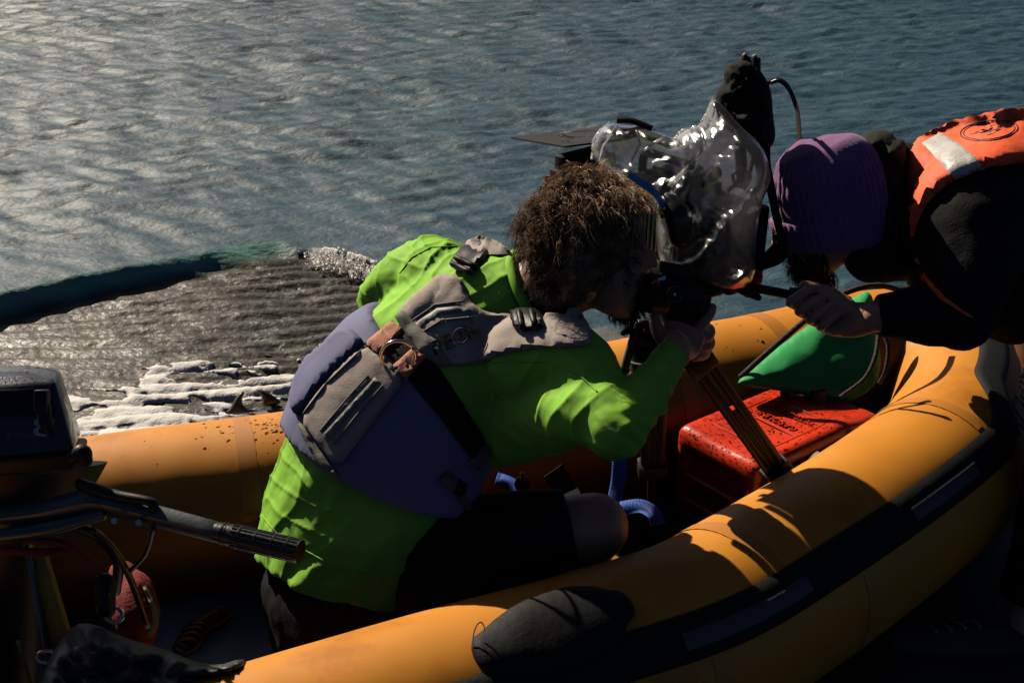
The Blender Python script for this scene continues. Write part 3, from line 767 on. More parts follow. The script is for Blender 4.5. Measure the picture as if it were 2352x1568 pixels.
for s in (-1, 1):
    ec = HC + HR * (.079 * s) - HF * .008 - HU * .018
    b.ell(ec, HR * .010, HF * .016, HU * .031, 12, 10)                                                            # ears
    b.ell(HC + HF * .077 + HR * (.033 * s) + HU * .002, HR * .013, HF * .013, HU * .012, 12, 8)                   # eyes
    b.ell(HC + HF * .066 + HR * (.042 * s) - HU * .030, HR * .022, HF * .020, HU * .020, 12, 8)                   # cheeks
b.sweep([RSH, W(1368, 910, 2.43), ELB], [.060, .052, .045], n=16, dome=True)
b.sweep([ELB, W(1482, 905, 2.44), WRI], [.044, .036, .026], n=16, dome=True)
b.sweep([LSH, LEL], [.060, .045], n=14, dome=True); b.sweep([LEL, LWR], [.044, .030], n=14, dome=True)
RHIP, RKN, RAN = W(905, 1330, 2.66), W(1365, 1210, 2.66), W(1300, 1335, 2.80)
LHIP, LKN, LAN = W(800, 1330, 2.88), W(1080, 1090, 3.02), W(1130, 1240, 3.12)
b.sweep([W(920, 1345, 2.76), W(1150, 1265, 2.66), RKN], [.075, .080, .066], n=20, dome=True)
b.sweep([RKN, RAN], [.063, .045], n=16, dome=True)
b.sweep([RAN, RAN + axis_cam(.16, .05, .08)], [.045, .032], n=14, dome=True)
b.sweep([LHIP, LKN], [.10, .064], n=18, dome=True); b.sweep([LKN, LAN], [.062, .045], n=16, dome=True); b.sweep([LAN, LAN + axis_cam(.16, .05, .08)], [.045, .032], n=14, dome=True)
body = b.build('body', M['skin'], man, fuse=(.0085, 5), sharp=None)
# --- his right hand, closed round the neck of the tripod head: palm, thumb and four fingers
h = MB()
PALM = W(1566, 770, 2.585)
h.sweep([WRI + (WRI - PALM) * .6, WRI, W(1564, 785, 2.575), W(1572, 755, 2.60)], [(.027, .020), (.029, .021), (.040, .019), (.041, .016)], n=18, up=-AF)
h.sweep([W(1545, 800, 2.56), W(1520, 772, 2.56), W(1506, 748, 2.575), W(1504, 728, 2.59)], [.018, .0145, .0120, .0095], n=12, dome=True)      # thumb
h.sweep([W(1590, 770, 2.60), W(1612, 745, 2.625), W(1630, 722, 2.635), W(1636, 706, 2.635)], [.0125, .0108, .0098, .0085], n=12, dome=True)    # index, lifted
h.sweep([W(1600, 785, 2.60), W(1626, 772, 2.63), W(1630, 756, 2.665), W(1612, 748, 2.69)], [.0125, .011, .010, .0085], n=12, dome=True)        # the others curl behind
h.sweep([W(1600, 802, 2.60), W(1626, 795, 2.63), W(1630, 782, 2.665), W(1612, 776, 2.69)], [.0122, .0108, .0098, .0085], n=12, dome=True)
h.sweep([W(1594, 818, 2.59), W(1616, 816, 2.62), W(1622, 806, 2.65), W(1608, 800, 2.67)], [.0105, .0095, .0088, .0078], n=12, dome=True)
h.build('hand', M['skin'], man, fuse=(.0028, 1), sharp=None)
# left hand on the camera body, mostly hidden behind his head
h = MB(); LH = W(1235, 620, 3.03)
h.sweep([LWR, LH], [(.028, .02), (.042, .017)], n=16, dome=True)
for k in range(4): h.sweep([LH + AU * (.024 - .017 * k), LH + AU * (.024 - .017 * k) + AX * .045 + AF * .01, LH + AU * (.020 - .016 * k) + AX * .075 + AF * .03], [.0105, .0095, .008], n=10, dome=True)
h.sweep([LH + AU * .02, LH + AU * .045 + AX * .03, LH + AU * .055 + AX * .055], [.012, .011, .009], n=10, dome=True)
h.build('hand', M['skin'], man, fuse=(.0036, 3), sharp=None)
# --- shirt
def wr_shirt(c):
    p = proj(c); x, y = p[0], p[1]
    base = .0035 * noise.fractal(c * 7, .6, 2.1, 4)
    # pulled folds: lower back runs across, arm folds cross the sleeve
    q = (x * .80 + y * .60); w_ = max(0, min(1, (y - 1000) / 140)) * max(0, min(1, (1000 - x) / 150))
    base += w_ * (.0055 * math.sin(q / 31 + 2.2 * nz(c, 5)) * (.5 + nz(c, 9)) + .002 * math.sin(q / 12 + 3 * nz(c, 8)))
    if x > 1395 and y < 1060:
        s = (x - 1395) * .62 - (y - 1000) * .78
        base += .0026 * math.sin(s / 6.3 + 2.0 * nz(c, 11)) * (.55 + .8 * nz(c, 14)) * min(1, (x - 1395) / 50)
    if x < 1010 and y < 760: base += .005 * math.sin((x * .5 + y * .9) / 17 + 2 * nz(c, 8)) * max(0, min(1, (y - 640) / 60))
    base += .0055 * (ridge(c, (RAX, SPD), 16, 1.0) - .3) * (.6 + nz(c, 4)) + .003 * ridge(c, (SPD, RAX), 26, 5.0)
    return base
SPD = (SPN[4] - SPN[0]).normalized()
tdir = (SPN[0] - SPN[1]).normalized()
s = MB()
torso(s, [(.205, .172), (.203, .170), (.198, .164), (.190, .158), (.188, .150), (.178, .118), (.098, .085)], pts=[SPN[0] + tdir * .030] + SPN, sub=40)
s.sweep([LSH - RAX * -.05, LSH, W(930, 655, 2.80), LEL], [.09, .083, .068, .062], n=24, dome=True)
s.sweep([LEL, LEL.lerp(LWR, .8)], [.060, .045], n=20, dome=True)
s.sweep([RSH + axis_cam(-.08, .0, .07), RSH, W(1358, 915, 2.43), ELB], [.080, .066, .062, .052], n=26, dome=True)
s.sweep([W(1060, 900, 2.76), W(1235, 895, 2.72)], [.12, .085], n=22, dome=True)  # extra chest bulk, added to block the sun from his knee
s.sweep([W(1070, 950, 2.68), W(1200, 955, 2.60), W(1340, 950, 2.40)], [.11, .085, .055], n=22, dome=True)
s.sweep([ELB, W(1482, 905, 2.44), ELB.lerp(WRI, .95)], [.052, .042, .030], n=24)
s.sweep([W(1185, 690, 2.63), W(1232, 667, 2.60)], [.094, .076], n=24)
shirt = s.build('shirt', M['shirt'], man, fuse=(.0075, 6), sharp=None, sub=1, disp=wr_shirt)
# --- trousers: knee-length black shorts and belt fold
t = MB()
t.sweep([SPN[0] + tdir * .060, SPN[0] + tdir * .085, W(792, 1372, 2.79)], [(.190, .136), (.194, .146), (.19, .15)], n=32, sub=14, up=-FRT, dome=True)
t.ell(W(830, 1395, 2.73), AX * .135, AF * .12, AU * .080, 24, 16); t.ell(W(735, 1340, 2.86), AX * .11, AF * .11, AU * .11, 24, 16)
t.sweep([W(890, 1385, 2.75), W(985, 1330, 2.69), W(1150, 1262, 2.65), W(1315, 1222, 2.65)], [.105, .115, .106, .086], n=26, dome=False)
t.sweep([W(820, 1330, 2.86), W(1060, 1110, 3.0)], [.115, .075], n=22)
t.ell(W(1010, 1215, 2.76), AX * .12, AF * .10, AU * .10, 20, 14)
def wr_pant(c): return .004 * noise.fractal(c * 11, .6, 2.2, 4) + .0022 * math.sin(c.x * 90 + c.z * 60 + 3 * nz(c, 7)) * (.4 + nz(c, 6))
shorts = t.build('shorts', M['blackcloth'], man, fuse=(.0085, 4), sharp=None, disp=wr_pant)
# --- life vest
vs_ = MB(); k0 = W(862, 1082, 2.737); 
vp = [W(868, 1062, 2.735), SPN[2], W(975, 880, 2.70), W(1010, 838, 2.69)]
torso(vs_, [(.232, .192), (.228, .190), (.216, .180), (.192, .162)], pts=vp, sub=24, n=48)
vest = vs_.build('life_vest', M['navy'], man, fuse=(.009, 3), sharp=None, disp=lambda c: .0022 * noise.fractal(c * 8, .6, 2, 3))
top = bvh_of([shirt, vest])
def vpatch(name, poly, m_, th, par=vest, edge=10, rnd=1, step=8, wob=.003, sink=.012, bvh=None, smooth=1):
    o = patch(poly, bvh or top, th, edge=edge, step=step, rnd=rnd, sink=sink, wob=wob, smooth=smooth).build(name, m_, par, sharp=55); return o
side = vpatch('side_panel', [(672, 900), (700, 830), (736, 806), (792, 752), (822, 766), (842, 792), (800, 832), (740, 890), (696, 955), (676, 950)], M['navy'], .020, edge=11, rnd=2, wob=.0, smooth=8)
low = vpatch('back_panel', [(690, 962), (748, 880), (838, 790), (885, 828), (935, 872), (880, 940), (820, 1020), (778, 1076), (735, 1020)], M['taupe'], .014, edge=8, wob=.0015)
up_ = vpatch('back_panel', [(908, 728), (942, 690), (985, 655), (1015, 628), (1062, 640), (1070, 672), (1092, 706), (1135, 722), (1180, 716), (1215, 728), (1290, 740), (1360, 772), (1352, 800), (1240, 800), (1160, 812), (1095, 838), (1015, 845), (955, 798)], M['taupe'], .015, edge=8, wob=.002)
top2 = bvh_of([shirt, vest, side, low, up_])
vpatch('binding', [(842, 786), (866, 772), (910, 800), (960, 846), (1000, 868), (960, 880), (915, 868), (870, 822)], M['taupe2'], .006, edge=5, bvh=top2, rnd=0)
vpatch('binding', [(906, 726), (925, 712), (965, 752), (1012, 800), (1040, 838), (1005, 846), (960, 806)], M['taupe2'], .006, edge=5, bvh=top2, rnd=0)
vpatch('waist_edge', [(684, 962), (700, 975), (748, 1050), (785, 1092), (770, 1098), (742, 1078), (700, 1010)], M['taupe2'], .012, edge=8, bvh=top2, rnd=1)
# piping and zip stripes down the panels
for poly in ([(862, 866), (874, 876), (752, 1010), (742, 998)], [(955, 742), (966, 752), (1010, 722), (1062, 718), (1088, 722), (1080, 708), (1050, 704), (1005, 708)]):
    vpatch('piping_tape', poly, M['reflect'], .006, edge=4, bvh=top2, rnd=0, wob=0, sink=.006)
for ln in ([(846, 862), (800, 912), (735, 990)], [(880, 884), (830, 940), (765, 1020)], [(690, 958), (750, 880), (838, 796)], [(968, 764), (1015, 735), (1085, 728)], [(945, 738), (1000, 700), (1060, 692)]):
    m_ = MB(); pts = []
    for x, y in resample(ln, 8, False) + [ln[-1]]:
        dr = (W(x, y, 1) - CAMV).normalized(); hh = top2.ray_cast(CAMV, dr)
        if hh[0] is not None: pts.append(hh[0] - dr * .003)
    if len(pts) > 2: m_.sweep(pts, .0022, n=6, sub=len(pts) * 2).build('stitched_seam', M['taupe2'], vest)
# harness belt: two lengths of webbing, black tunnel, steel ring
belt = vpatch('belt', [(838, 790), (902, 737), (960, 790), (1002, 834), (1065, 930), (1130, 1040), (1098, 1076), (1010, 960), (938, 872), (888, 822)], M['blackweb'], .010, edge=5, bvh=top2, rnd=0, wob=0)
top3 = bvh_of([shirt, vest, side, low, up_, belt])
vpatch('webbing', [(841, 788), (901, 737), (929, 762), (868, 818)], M['webbing'], .009, edge=4, bvh=top3, rnd=0, wob=.001, par=belt, step=6)
vpatch('webbing', [(905, 838), (948, 800), (985, 815), (930, 876)], M['webbing'], .009, edge=4, bvh=top3, rnd=0, wob=.001, par=belt, step=6)
hh = top3.ray_cast(CAMV, (W(915, 818, 1) - CAMV).normalized()); rc = hh[0] + (CAMV - hh[0]).normalized() * .026
ringm = MB(); ra = (AX * .74 + AU * .38 - AF * .2).normalized(); rb = (AU * .70 - AX * .45 - AF * .55).normalized()
ringm.torus(rc, ra * .031, rb * .033, .0032, n=44, m=10); ringm.build('ring', M['steel'], belt, sharp=None)
# shoulder buckles and straps
for quad, bars in (([(1058, 570), (1096, 556), (1126, 585), (1082, 634), (1034, 610)], [((1048, 592), (1092, 612)), ((1040, 606), (1082, 626))]),
                   ([(1172, 722), (1196, 706), (1240, 712), (1252, 752), (1206, 764), (1180, 752)], [((1192, 716), (1200, 756)), ((1220, 714), (1230, 752))])):
    bk = vpatch('buckle', quad, M['blackplastic'], .014, edge=4, bvh=top2, rnd=0, wob=0, step=6)
    bb = bvh_of([bk])
    for (p, q) in bars:
        m_ = MB(); pts = []
        for f in np.linspace(0, 1, 6):
            x, y = p[0] + (q[0] - p[0]) * f, p[1] + (q[1] - p[1]) * f; hh = bb.ray_cast(CAMV, (W(x, y, 1) - CAMV).normalized())
            if hh[0] is not None: pts.append(hh[0] - (hh[0] - CAMV).normalized() * .003)
        if len(pts) > 1: m_.sweep(pts, .0055, n=10, sub=8, dome=True).build('buckle_bar', M['blackplastic'], bk)
st = vpatch('shoulder_strap', [(1062, 560), (1090, 550), (1140, 556), (1176, 582), (1165, 592), (1120, 590), (1092, 600)], M['taupe'], .018, edge=8)
vpatch('shoulder_strap', [(1240, 708), (1300, 702), (1345, 735), (1362, 790), (1300, 792), (1252, 760)], M['taupe'], .016, edge=8)
# side straps under his right arm
vpatch('adjuster_strap', [(1074, 1058), (1108, 1014), (1132, 1034), (1102, 1078)], M['greyweb'], .016, edge=4, bvh=top2, rnd=0)
vpatch('adjuster_strap', [(1006, 1098), (1026, 1078), (1058, 1102), (1038, 1128)], M['greyweb'], .016, edge=4, bvh=top2, rnd=0)
vpatch('adjuster_strap', [(1046, 1128), (1062, 1118), (1092, 1190), (1086, 1200)], M['greyweb'], .014, edge=4, bvh=top2, rnd=0)
vpatch('buckle', [(1036, 1128), (1048, 1094), (1070, 1108), (1058, 1142)], M['blackplastic'], .022, edge=4, bvh=top2, rnd=0)
# printed name on the upper panel
hh = top2.ray_cast(CAMV, (W(1046, 780, 1) - CAMV).normalized()); n_ = hh[1] if hh[1].dot(AF) < 0 else -hh[1]
r_ = axis_cam(.87, -.45, -.1).normalized(); r_ = (r_ - n_ * r_.dot(n_)).normalized(); u_ = n_.cross(r_)
tx_b = bvh_of([up_])
tm = text_mesh('PE  K', .090, .004, hh[0] + n_ * .0045, r_, u_, n_, squash=.026); link('lettering', tm, M['strake'], vest)
tm = text_mesh('A', .013, .004, hh[0] + r_ * .0125 + n_ * .0045, r_, u_, n_, squash=.016); link('lettering', tm, M['strake'], vest)
rg = MB(); rg.torus(hh[0] + r_ * .0125 + n_ * .0055, r_ * .0135, u_ * .0140, .0014, n=28, m=6); rg.build('emblem_ring', M['strake'], vest)
for ln in ([(918, 628), (945, 592), (990, 568), (1050, 566)], [(1078, 842), (1150, 830), (1250, 830), (1330, 860), (1372, 900)], [(575, 1150), (640, 1230), (760, 1296), (880, 1326)]):
    sb_ = bvh_of([shirt]); pts = []
    for x, y in resample(ln, 10, False) + [ln[-1]]:
        hh_ = sb_.ray_cast(CAMV, (W(x, y, 1) - CAMV).normalized())
        if hh_[0] is not None: pts.append(hh_[0] - (hh_[0] - CAMV).normalized() * .0005)
    if len(pts) > 2: mm_ = MB(); mm_.sweep(pts, .0016, n=6, sub=len(pts) * 2); mm_.build('stitched_seam', M['shirt'], shirt, sharp=None)
# collar of the shirt
cl = MB()
cl.torus(W(1225, 672, 2.605), axis_cam(.38, .80, -.2).normalized() * .080, axis_cam(.35, -.05, .9).normalized() * .072, .010, n=40, m=10)
cl.build('collar', M['shirt'], man, sharp=None)
# --- hair: curly strands rooted on the scalp
def strands(name, material, parent, n, seed, region, lmin, lmax, curl, r0, scalp, gravity=AU * -1, clump=5, crad=(.004, .0105)):
    """curly locks: every lock is a handful of strands that share one spiral"""
    rg = np.random.default_rng(seed); vs = []; fs = []; NS = 14; k3 = 3; done = 0; tries = 0
    while done < n and tries < n * 30:
        tries += 1
        v = rg.normal(size=3); v /= np.linalg.norm(v)
        ok, L_, bias = region(v, rg)
        if not ok: continue
        root0, nrm = scalp(v); L0 = L_ * (lmin + (lmax - lmin) * rg.random())
        dir0 = (nrm + Vector(rg.normal(size=3)) * .30 + bias).normalized(); a = dir0.orthogonal().normalized(); b_ = dir0.cross(a)
        ph0 = rg.uniform(0, 6.28); t0 = rg.uniform(.7, 1.35); cr0 = rg.uniform(*crad); hand = 1 if rg.random() < .5 else -1
        for c_ in range(clump):
            jit = Vector(rg.normal(size=3)); root = root0 + (jit - nrm * jit.dot(nrm)) * .0028
            L = L0 * rg.uniform(.75, 1.1); ph = ph0 + rg.normal() * .35; turns = curl * L / .06 * t0 * rg.uniform(.92, 1.08); cr = cr0 * rg.uniform(.8, 1.2)
            d = (dir0 + Vector(rg.normal(size=3)) * .10).normalized(); p = root.copy(); pts = []
            for i in range(NS):
                f = i / (NS - 1); off = (a * math.cos(ph + hand * turns * 6.28 * f) + b_ * math.sin(ph + hand * turns * 6.28 * f)) * (cr * min(1, f * 2.0))
                pts.append(p + off); d = (d + gravity * (.16 * f) + bias * .10).normalized(); p = p + d * (L / (NS - 1))
            rr = r0 * rg.uniform(.6, 1.25); base = len(vs)
            for i in range(NS):
                t = (pts[min(i + 1, NS - 1)] - pts[max(i - 1, 0)]).normalized(); u = t.orthogonal().normalized(); w_ = t.cross(u); r = rr * (1 - .75 * (i / (NS - 1)) ** 2)
                for k in range(k3): vs.append(pts[i] + u * (r * math.cos(2.094 * k)) + w_ * (r * math.sin(2.094 * k)))
            for i in range(NS - 1):
                for k in range(k3): fs.append((base + i * k3 + k, base + i * k3 + (k + 1) % k3, base + (i + 1) * k3 + (k + 1) % k3, base + (i + 1) * k3 + k))
            done += 1
    m = MB(); m.v = [tuple(q) for q in vs]; m.f = fs
    return m.build(name, material, parent, sharp=None, fix=False)
HMAT = Matrix((HR, HF, HU)).transposed()
VB = (HMAT.transposed() @ (W(1335, 438, 2.475) - (HC + HU * .022 - HF * .008))); VB = Vector((VB.x / .079, VB.y / .102, VB.z / .102)).normalized()
def scalp(v):
    e = Vector((v[0] * .079, v[1] * .102, v[2] * .102)); n_ = Vector((v[0] / .079, v[1] / .102, v[2] / .102)).normalized()
    return HC + HU * .022 - HF * .008 + HMAT @ e, (HMAT @ n_)
def region(v, rg):
    x, y, z = v                                    # x across, y towards the face, z up
    if y > .45 and z < .35: return False, 0, None   # face
    if z < -.80: return False, 0, None
    if y > .80: return False, 0, None
    bald = math.exp(-((x - VB.x) ** 2 + (y - VB.y) ** 2 + (z - VB.z) ** 2) / .085)
    if rg.random() < bald * .93: return False, 0, None
    back = HMAT @ Vector((0, -.55, -.25)); L = 1.0 if z < .55 else .62
    if z > .5: return True, L * .9, back * .9 - HU * .2
    return True, L, back * .35 - HU * .35
hair = strands('hair', M['hair'], man, 6500, 21, region, .036, .072, .60, .00062, scalp, clump=8, crad=(.005, .012))
strands('hair', M['hairlit'], hair, 2600, 22, lambda v, g: region(v, g) if v[2] > -.2 else (False, 0, None), .040, .082, .60, .00055, scalp, clump=6, crad=(.006, .013))  # paler strands over the upper head, sunlight painted into their colour
def cap_fn(v): return v
hb = MB(); hb.ell(HC + HU * .020 - HF * .016, HR * .087, HF * .102, HU * .1045, 30, 20)
hb.ell(HC - HU * .035 - HF * .055, HR * .080, HF * .055, HU * .075, 24, 16)
# hair bed under the strands: thick uneven locks close to the scalp, open over the thinning crown
capm = hb.mesh('hair_bed'); capm = fused(capm, .006, 2)
bmx = bmesh.new(); bmx.from_mesh(capm)
def is_face(c):
    l = HMAT.transposed() @ (c - (HC + HU * .022 - HF * .008)); x, y, z = l.x / .079, l.y / .102, l.z / .102
    bald = (Vector((x, y, z)).normalized() - VB).length < .33
    return (y > .42 and z < .38) or y > .78 or bald
bmesh.ops.delete(bmx, geom=[f for f in bmx.faces if is_face(f.calc_center_median())], context='FACES'); bmx.to_mesh(capm); bmx.free()
displace(capm, lambda c: .010 * noise.fractal(c * 24, .7, 2.2, 4) - .001)
link('hair_bed', capm, M['hair'], hair, None)
def bregion(v, rg):
    x, y, z = v
    return (y > .15 and z < -.15 and not (abs(x) < .3 and y > .9 and z > -.45)), 1.0, HMAT @ Vector((0, .1, -.5))
def jaw(v):
    e = Vector((v[0] * .064, v[1] * .066, v[2] * .092)); return HC + HF * .031 - HU * .045 + HMAT @ e, HMAT @ Vector((v[0], v[1], v[2])).normalized()
strands('beard', M['beard'], man, 1100, 23, bregion, .014, .034, .4, .0007, jaw)
# --- blue-framed glasses pushed up at his temple
gl = MB()
gp = []
for x, y, d in ((1444, 402, 2.53), (1470, 418, 2.525), (1495, 436, 2.525), (1513, 456, 2.53), (1520, 474, 2.54)): gp.append(W(x, y, d - .012))
gl.strap(gp, [.009, .011, .012, .011, .007], .004, [-AF + AU * .3]); g_o = gl.build('glasses', M['bluelens'], man)
g2 = MB(); g2.ell(W(1521, 480, 2.56), AX * .012, AF * .030, AU * .020, 16, 10); g2.build('lens', M['glass'], g_o)
# ------------------------------------------------------------------ tripod with fluid head and pan bar
tri = thing('tripod', 'black camera tripod with a red-trimmed fluid head standing on the boat floor', 'tripod', Wz(1560, 1150, .1))
APX = W(1512, 800, 2.68)                               # crown of the legs
def leg(top, foot, name='leg'):
    d = (foot - top).normalized(); sd = d.cross(AF).normalized()
    o = MB()
    for k in (-1, 1): o.sweep([top + sd * (.014 * k), top.lerp(foot, .62) + sd * (.014 * k)], .0105, n=14, sub=2)
    o.sweep([top.lerp(foot, .30), foot], .0085, n=12, sub=2)
    lg = o.build(name, M['blackmetal'], tri)
    c = MB(); q = top.lerp(foot, .60); c.box(q, sd * .030, d * .020, d.cross(sd) * .017, .004); c.build('leg_clamp', M['blackplastic'], lg)
    c = MB(); c.box(top.lerp(foot, .05), sd * .029, d * .028, d.cross(sd) * .019, .005); c.build('leg_hinge', M['blackplastic'], lg)
    f = MB(); f.sweep([foot - d * .05, foot], [.014, .018], n=14, sub=1, dome=True); f.build('rubber_foot', M['grip'], lg)
    return lg
leg(APX + axis_cam(.06, .0, .0), Wz(1900, 1242, .12))
leg(APX + axis_cam(-.005, .02, -.02), Wz(1492, 1215, .12))
leg(APX + axis_cam(-.02, .0, .02), Wz(1330, 1040, .12))
c = MB(); c.sweep([W(1512, 880, 2.70), W(1505, 852, 2.69), W(1492, 800, 2.68), W(1495, 750, 2.66)], [.046, .046, .040, .040], n=28, sub=3)
c.build('leg_crown', M['blackplastic'], tri)
for y_, r_ in ((824, .050), (862, .0485)):
    c = MB(); ax = (W(1495, 750, 2.66) - W(1508, 860, 2.69)).normalized(); p = W(1500 + (y_ - 824) * .12, y_, 2.685)
    c.cyl(p - ax * .007, p + ax * .007, r_, n=32); c.build('collar_ring', M['greyplastic'], tri)
# carrying handle arching over the crown, red catch, orange badge
c = MB(); c.sweep([W(1428, 868, 2.66), W(1448, 800, 2.645), W(1464, 752, 2.63), W(1478, 742, 2.63), W(1492, 752, 2.64)], .0085, n=12); c.build('carry_handle', M['greyplastic'], tri)
c = MB(); c.sweep([W(1432, 764, 2.645), W(1450, 752, 2.64), W(1470, 744, 2.64)], [.006, .013, .012], n=12, dome=True); c.build('lock_lever', M['blackplastic'], tri)
c = MB(); q = [W(1462, 796, 2.632), W(1472, 770, 2.632), W(1488, 756, 2.632), W(1506, 764, 2.632), W(1498, 796, 2.632)]; c.prism(q, AF * .02); c.build('red_catch', M['pinkred'], tri)
c = MB(); p = W(1518, 788, 2.635); c.cyl(p - AF * .004, p + AF * .02, .0075, n=20); c.build('badge', M['orangeplastic'], tri)
# fluid head
hd = MB(); hd.sweep([W(1566, 752, 2.66), W(1564, 720, 2.66), W(1562, 690, 2.66), W(1560, 660, 2.66), W(1562, 636, 2.66)], [.034, .044, .060, .062, .050], n=28, sub=12)
hd.box(W(1575, 632, 2.67), axis_cam(.075, .012, .03), axis_cam(.0, .012, 0), axis_cam(-.018, 0, .05), .004)
head_o = hd.build('fluid_head', M['blackplastic'], tri)
dx = axis_cam(-.86, .02, -.5).normalized()
def disc(p, r, l, m_, name, par=head_o, r1=None):
    o = MB(); o.cyl(p, p + dx * l, r, r1 if r1 else r, n=32); return o.build(name, m_, par)
disc(W(1520, 680, 2.64), .036, .012, M['red'], 'red_ring'); disc(W(1512, 681, 2.63), .033, .024, M['blackplastic'], 'counterbalance_knob', r1=.030)
disc(W(1490, 684, 2.607), .026, .020, M['blackplastic'], 'tilt_dial', r1=.023); disc(W(1478, 686, 2.592), .006, .006, M['steel'], 'dial_screw')
o = MB(); p = W(1502, 656, 2.60); o.ell(p, AX * .013, AF * .012, AU * .008, 16, 10); o.build('red_button', M['red'], head_o)
o = MB(); p = W(1585, 640, 2.59); o.cyl(W(1552, 676, 2.595), W(1550, 676, 2.575), .017, .015, 28); o.build('drag_dial', M['blackmetal'], head_o)
o = MB(); o.torus(W(1550, 676, 2.573), AX * .0135, AU * .0135, .0009, n=28, m=6); o.build('dial_ring', M['greyplastic'], head_o)
o = MB(); o.cyl(W(1550, 676, 2.576), W(1550, 676, 2.569), .0026, n=12); o.build('dial_screw', M['steel'], head_o)
o = MB(); o.prism([W(1504, 644, 2.60), W(1528, 632, 2.60), W(1530, 640, 2.60), W(1524, 644, 2.60)], AF * .01); o.build('plate_lever', M['steel'], head_o)
o = MB(); o.cyl(W(1492, 629, 2.602), W(1492, 629, 2.59), .003, n=10); o.build('pilot_light', M['led'], head_o)
# pan bar, clamp, lever and grip in the helper's fist
PB0, PB1 = W(1622, 640, 2.655), W(1948, 702, 2.615)
o = MB(); o.cyl(PB0, PB0.lerp(PB1, .66), .0088, n=16); pan = o.build('pan_bar', M['blackmetal'], tri)
o = MB(); o.sweep([PB0.lerp(PB1, .58), PB0.lerp(PB1, .66), PB0.lerp(PB1, .85), PB1], [.013, .0165, .0175, .017], n=20, sub=8); o.build('rubber_grip', M['grip'], pan)
o = MB(); o.cyl(PB1, PB1 + (PB1 - PB0).normalized() * .003, .0172, n=24); o.build('end_cap', M['blackplastic'], pan)
o = MB(); e = (PB1 - PB0).normalized(); o.cyl(PB1 - e * .004, PB1 - e * .001, .0184, n=24); o.build('red_band', M['red'], pan)
o = MB(); o.box(PB0.lerp(PB1, .06), e * .032, AU * .020, AF * .018, .004); o.sweep([W(1700, 660, 2.63), W(1722, 668, 2.62), W(1742, 684, 2.61)], [.011, .014, .006], n=12, dome=True)
o.sweep([W(1628, 668, 2.64), W(1650, 660, 2.64), W(1668, 655, 2.64)], [.013, .016, .010], n=12, dome=True); o.build('clamp', M['blackplastic'], pan)
# second bar socket with drooping lever
o = MB(); o.sweep([W(1592, 668, 2.66), W(1610, 688, 2.64), W(1608, 712, 2.63)], [.016, .020, .013], n=14, dome=True); o.build('tension_knob', M['blackplastic'], tri)
# ------------------------------------------------------------------ film camera
rig = thing('film_camera', 'black film camera with a matte box and long flag on the tripod', 'camera', W(1620, 625, 2.68))
CL = Vector((-.64, .768, .03)).normalized(); CS = CL.cross(Vector((0, 0, 1))).normalized(); CU = CS.cross(CL).normalized(); CO = W(1572, 506, 2.72)
def cb(l, s, u): return CO + CL * l + CS * s + CU * u
def cbox(c, hl, hs, hu, bev=.005): m = MB(); m.box(cb(*c), CL * hl, CS * hs, CU * hu, bev); return m
m = cbox((0, 0, -.005), .105, .056, .068); m.add(cbox((.02, 0, .07), .07, .045, .012).v, cbox((.02, 0, .07), .07, .045, .012).f)
cbody = m.build('camera_body', M['blackmetal'], rig)
m = cbox((-.135, .006, -.012), .028, .048, .080, .008); bat = m.build('battery', M['blackplastic'], rig)
m = cbox((-.150, .004, -.078), .016, .044, .010, .003); m.build('battery_latch', M['red'], bat)
for k in range(9):
    m = cbox((.045 - .011 * k, -.0575, -.01), .0035, .003, .045, .001); m.build('cooling_fin', M['greyplastic'], cbody)
m = MB(); m.cyl(cb(.10, 0, -.005), cb(.27, 0, -.005), .048, .052, 32); lens = m.build('lens', M['blackplastic'], rig)
for k, (l, r) in enumerate(((.12, .054), (.15, .056), (.19, .058), (.23, .056))):
    m = MB(); m.cyl(cb(l, 0, -.005), cb(l + .018, 0, -.005), r, n=48); m.build('lens_ring', M['greyplastic' if k % 2 else 'blackmetal'], lens)
# matte box with filter frames, top flag and side flag
m = MB()
m.box(cb(.27, 0, -.002), CL * .022, CS * .056, CU * .056, .006)
m.box(cb(.300, 0, -.002), CL * .012, CS * .060, CU * .060, .004)
mbx = m.build('matte_box', M['blackplastic'], rig)
m = MB(); m.box(cb(.285, -.070, .0), CL * .020, CS * .009, CU * .035, .004); m.build('filter_lock', M['blackplastic'], mbx)
m = MB(); m.cyl(W(1262, 412, 2.86), W(1258, 413, 2.855), .008, n=12); m.build('knob', M['red'], mbx)
fq = [W(1173, 319, 3.10), W(1297, 340, 2.84), W(1440, 322, 2.78), W(1505, 300, 2.86), W(1430, 288, 3.02), W(1300, 304, 3.10)]
m = MB(); m.prism(fq, CU * .004); flag = m.build('top_flag', mat('black_painted_flag', (.022, .023, .025), .7, spec=.15, var=.15, bump=.05), rig, sharp=20)
m = MB()
for k, (rx, ry) in enumerate(((.036, .0105), (.031, .0085), (.040, .0125))):
    m.torus(W(1322 + 7 * k, 316 - k, 2.905 - .002 * k) + CU * .0058, AX * rx, AF * (ry * 4.2), .0006, n=40, m=5, a0=.4 * k, a1=5.0 + .3 * k)
m.build('chalk_scrawl', M['decaldim'], flag)
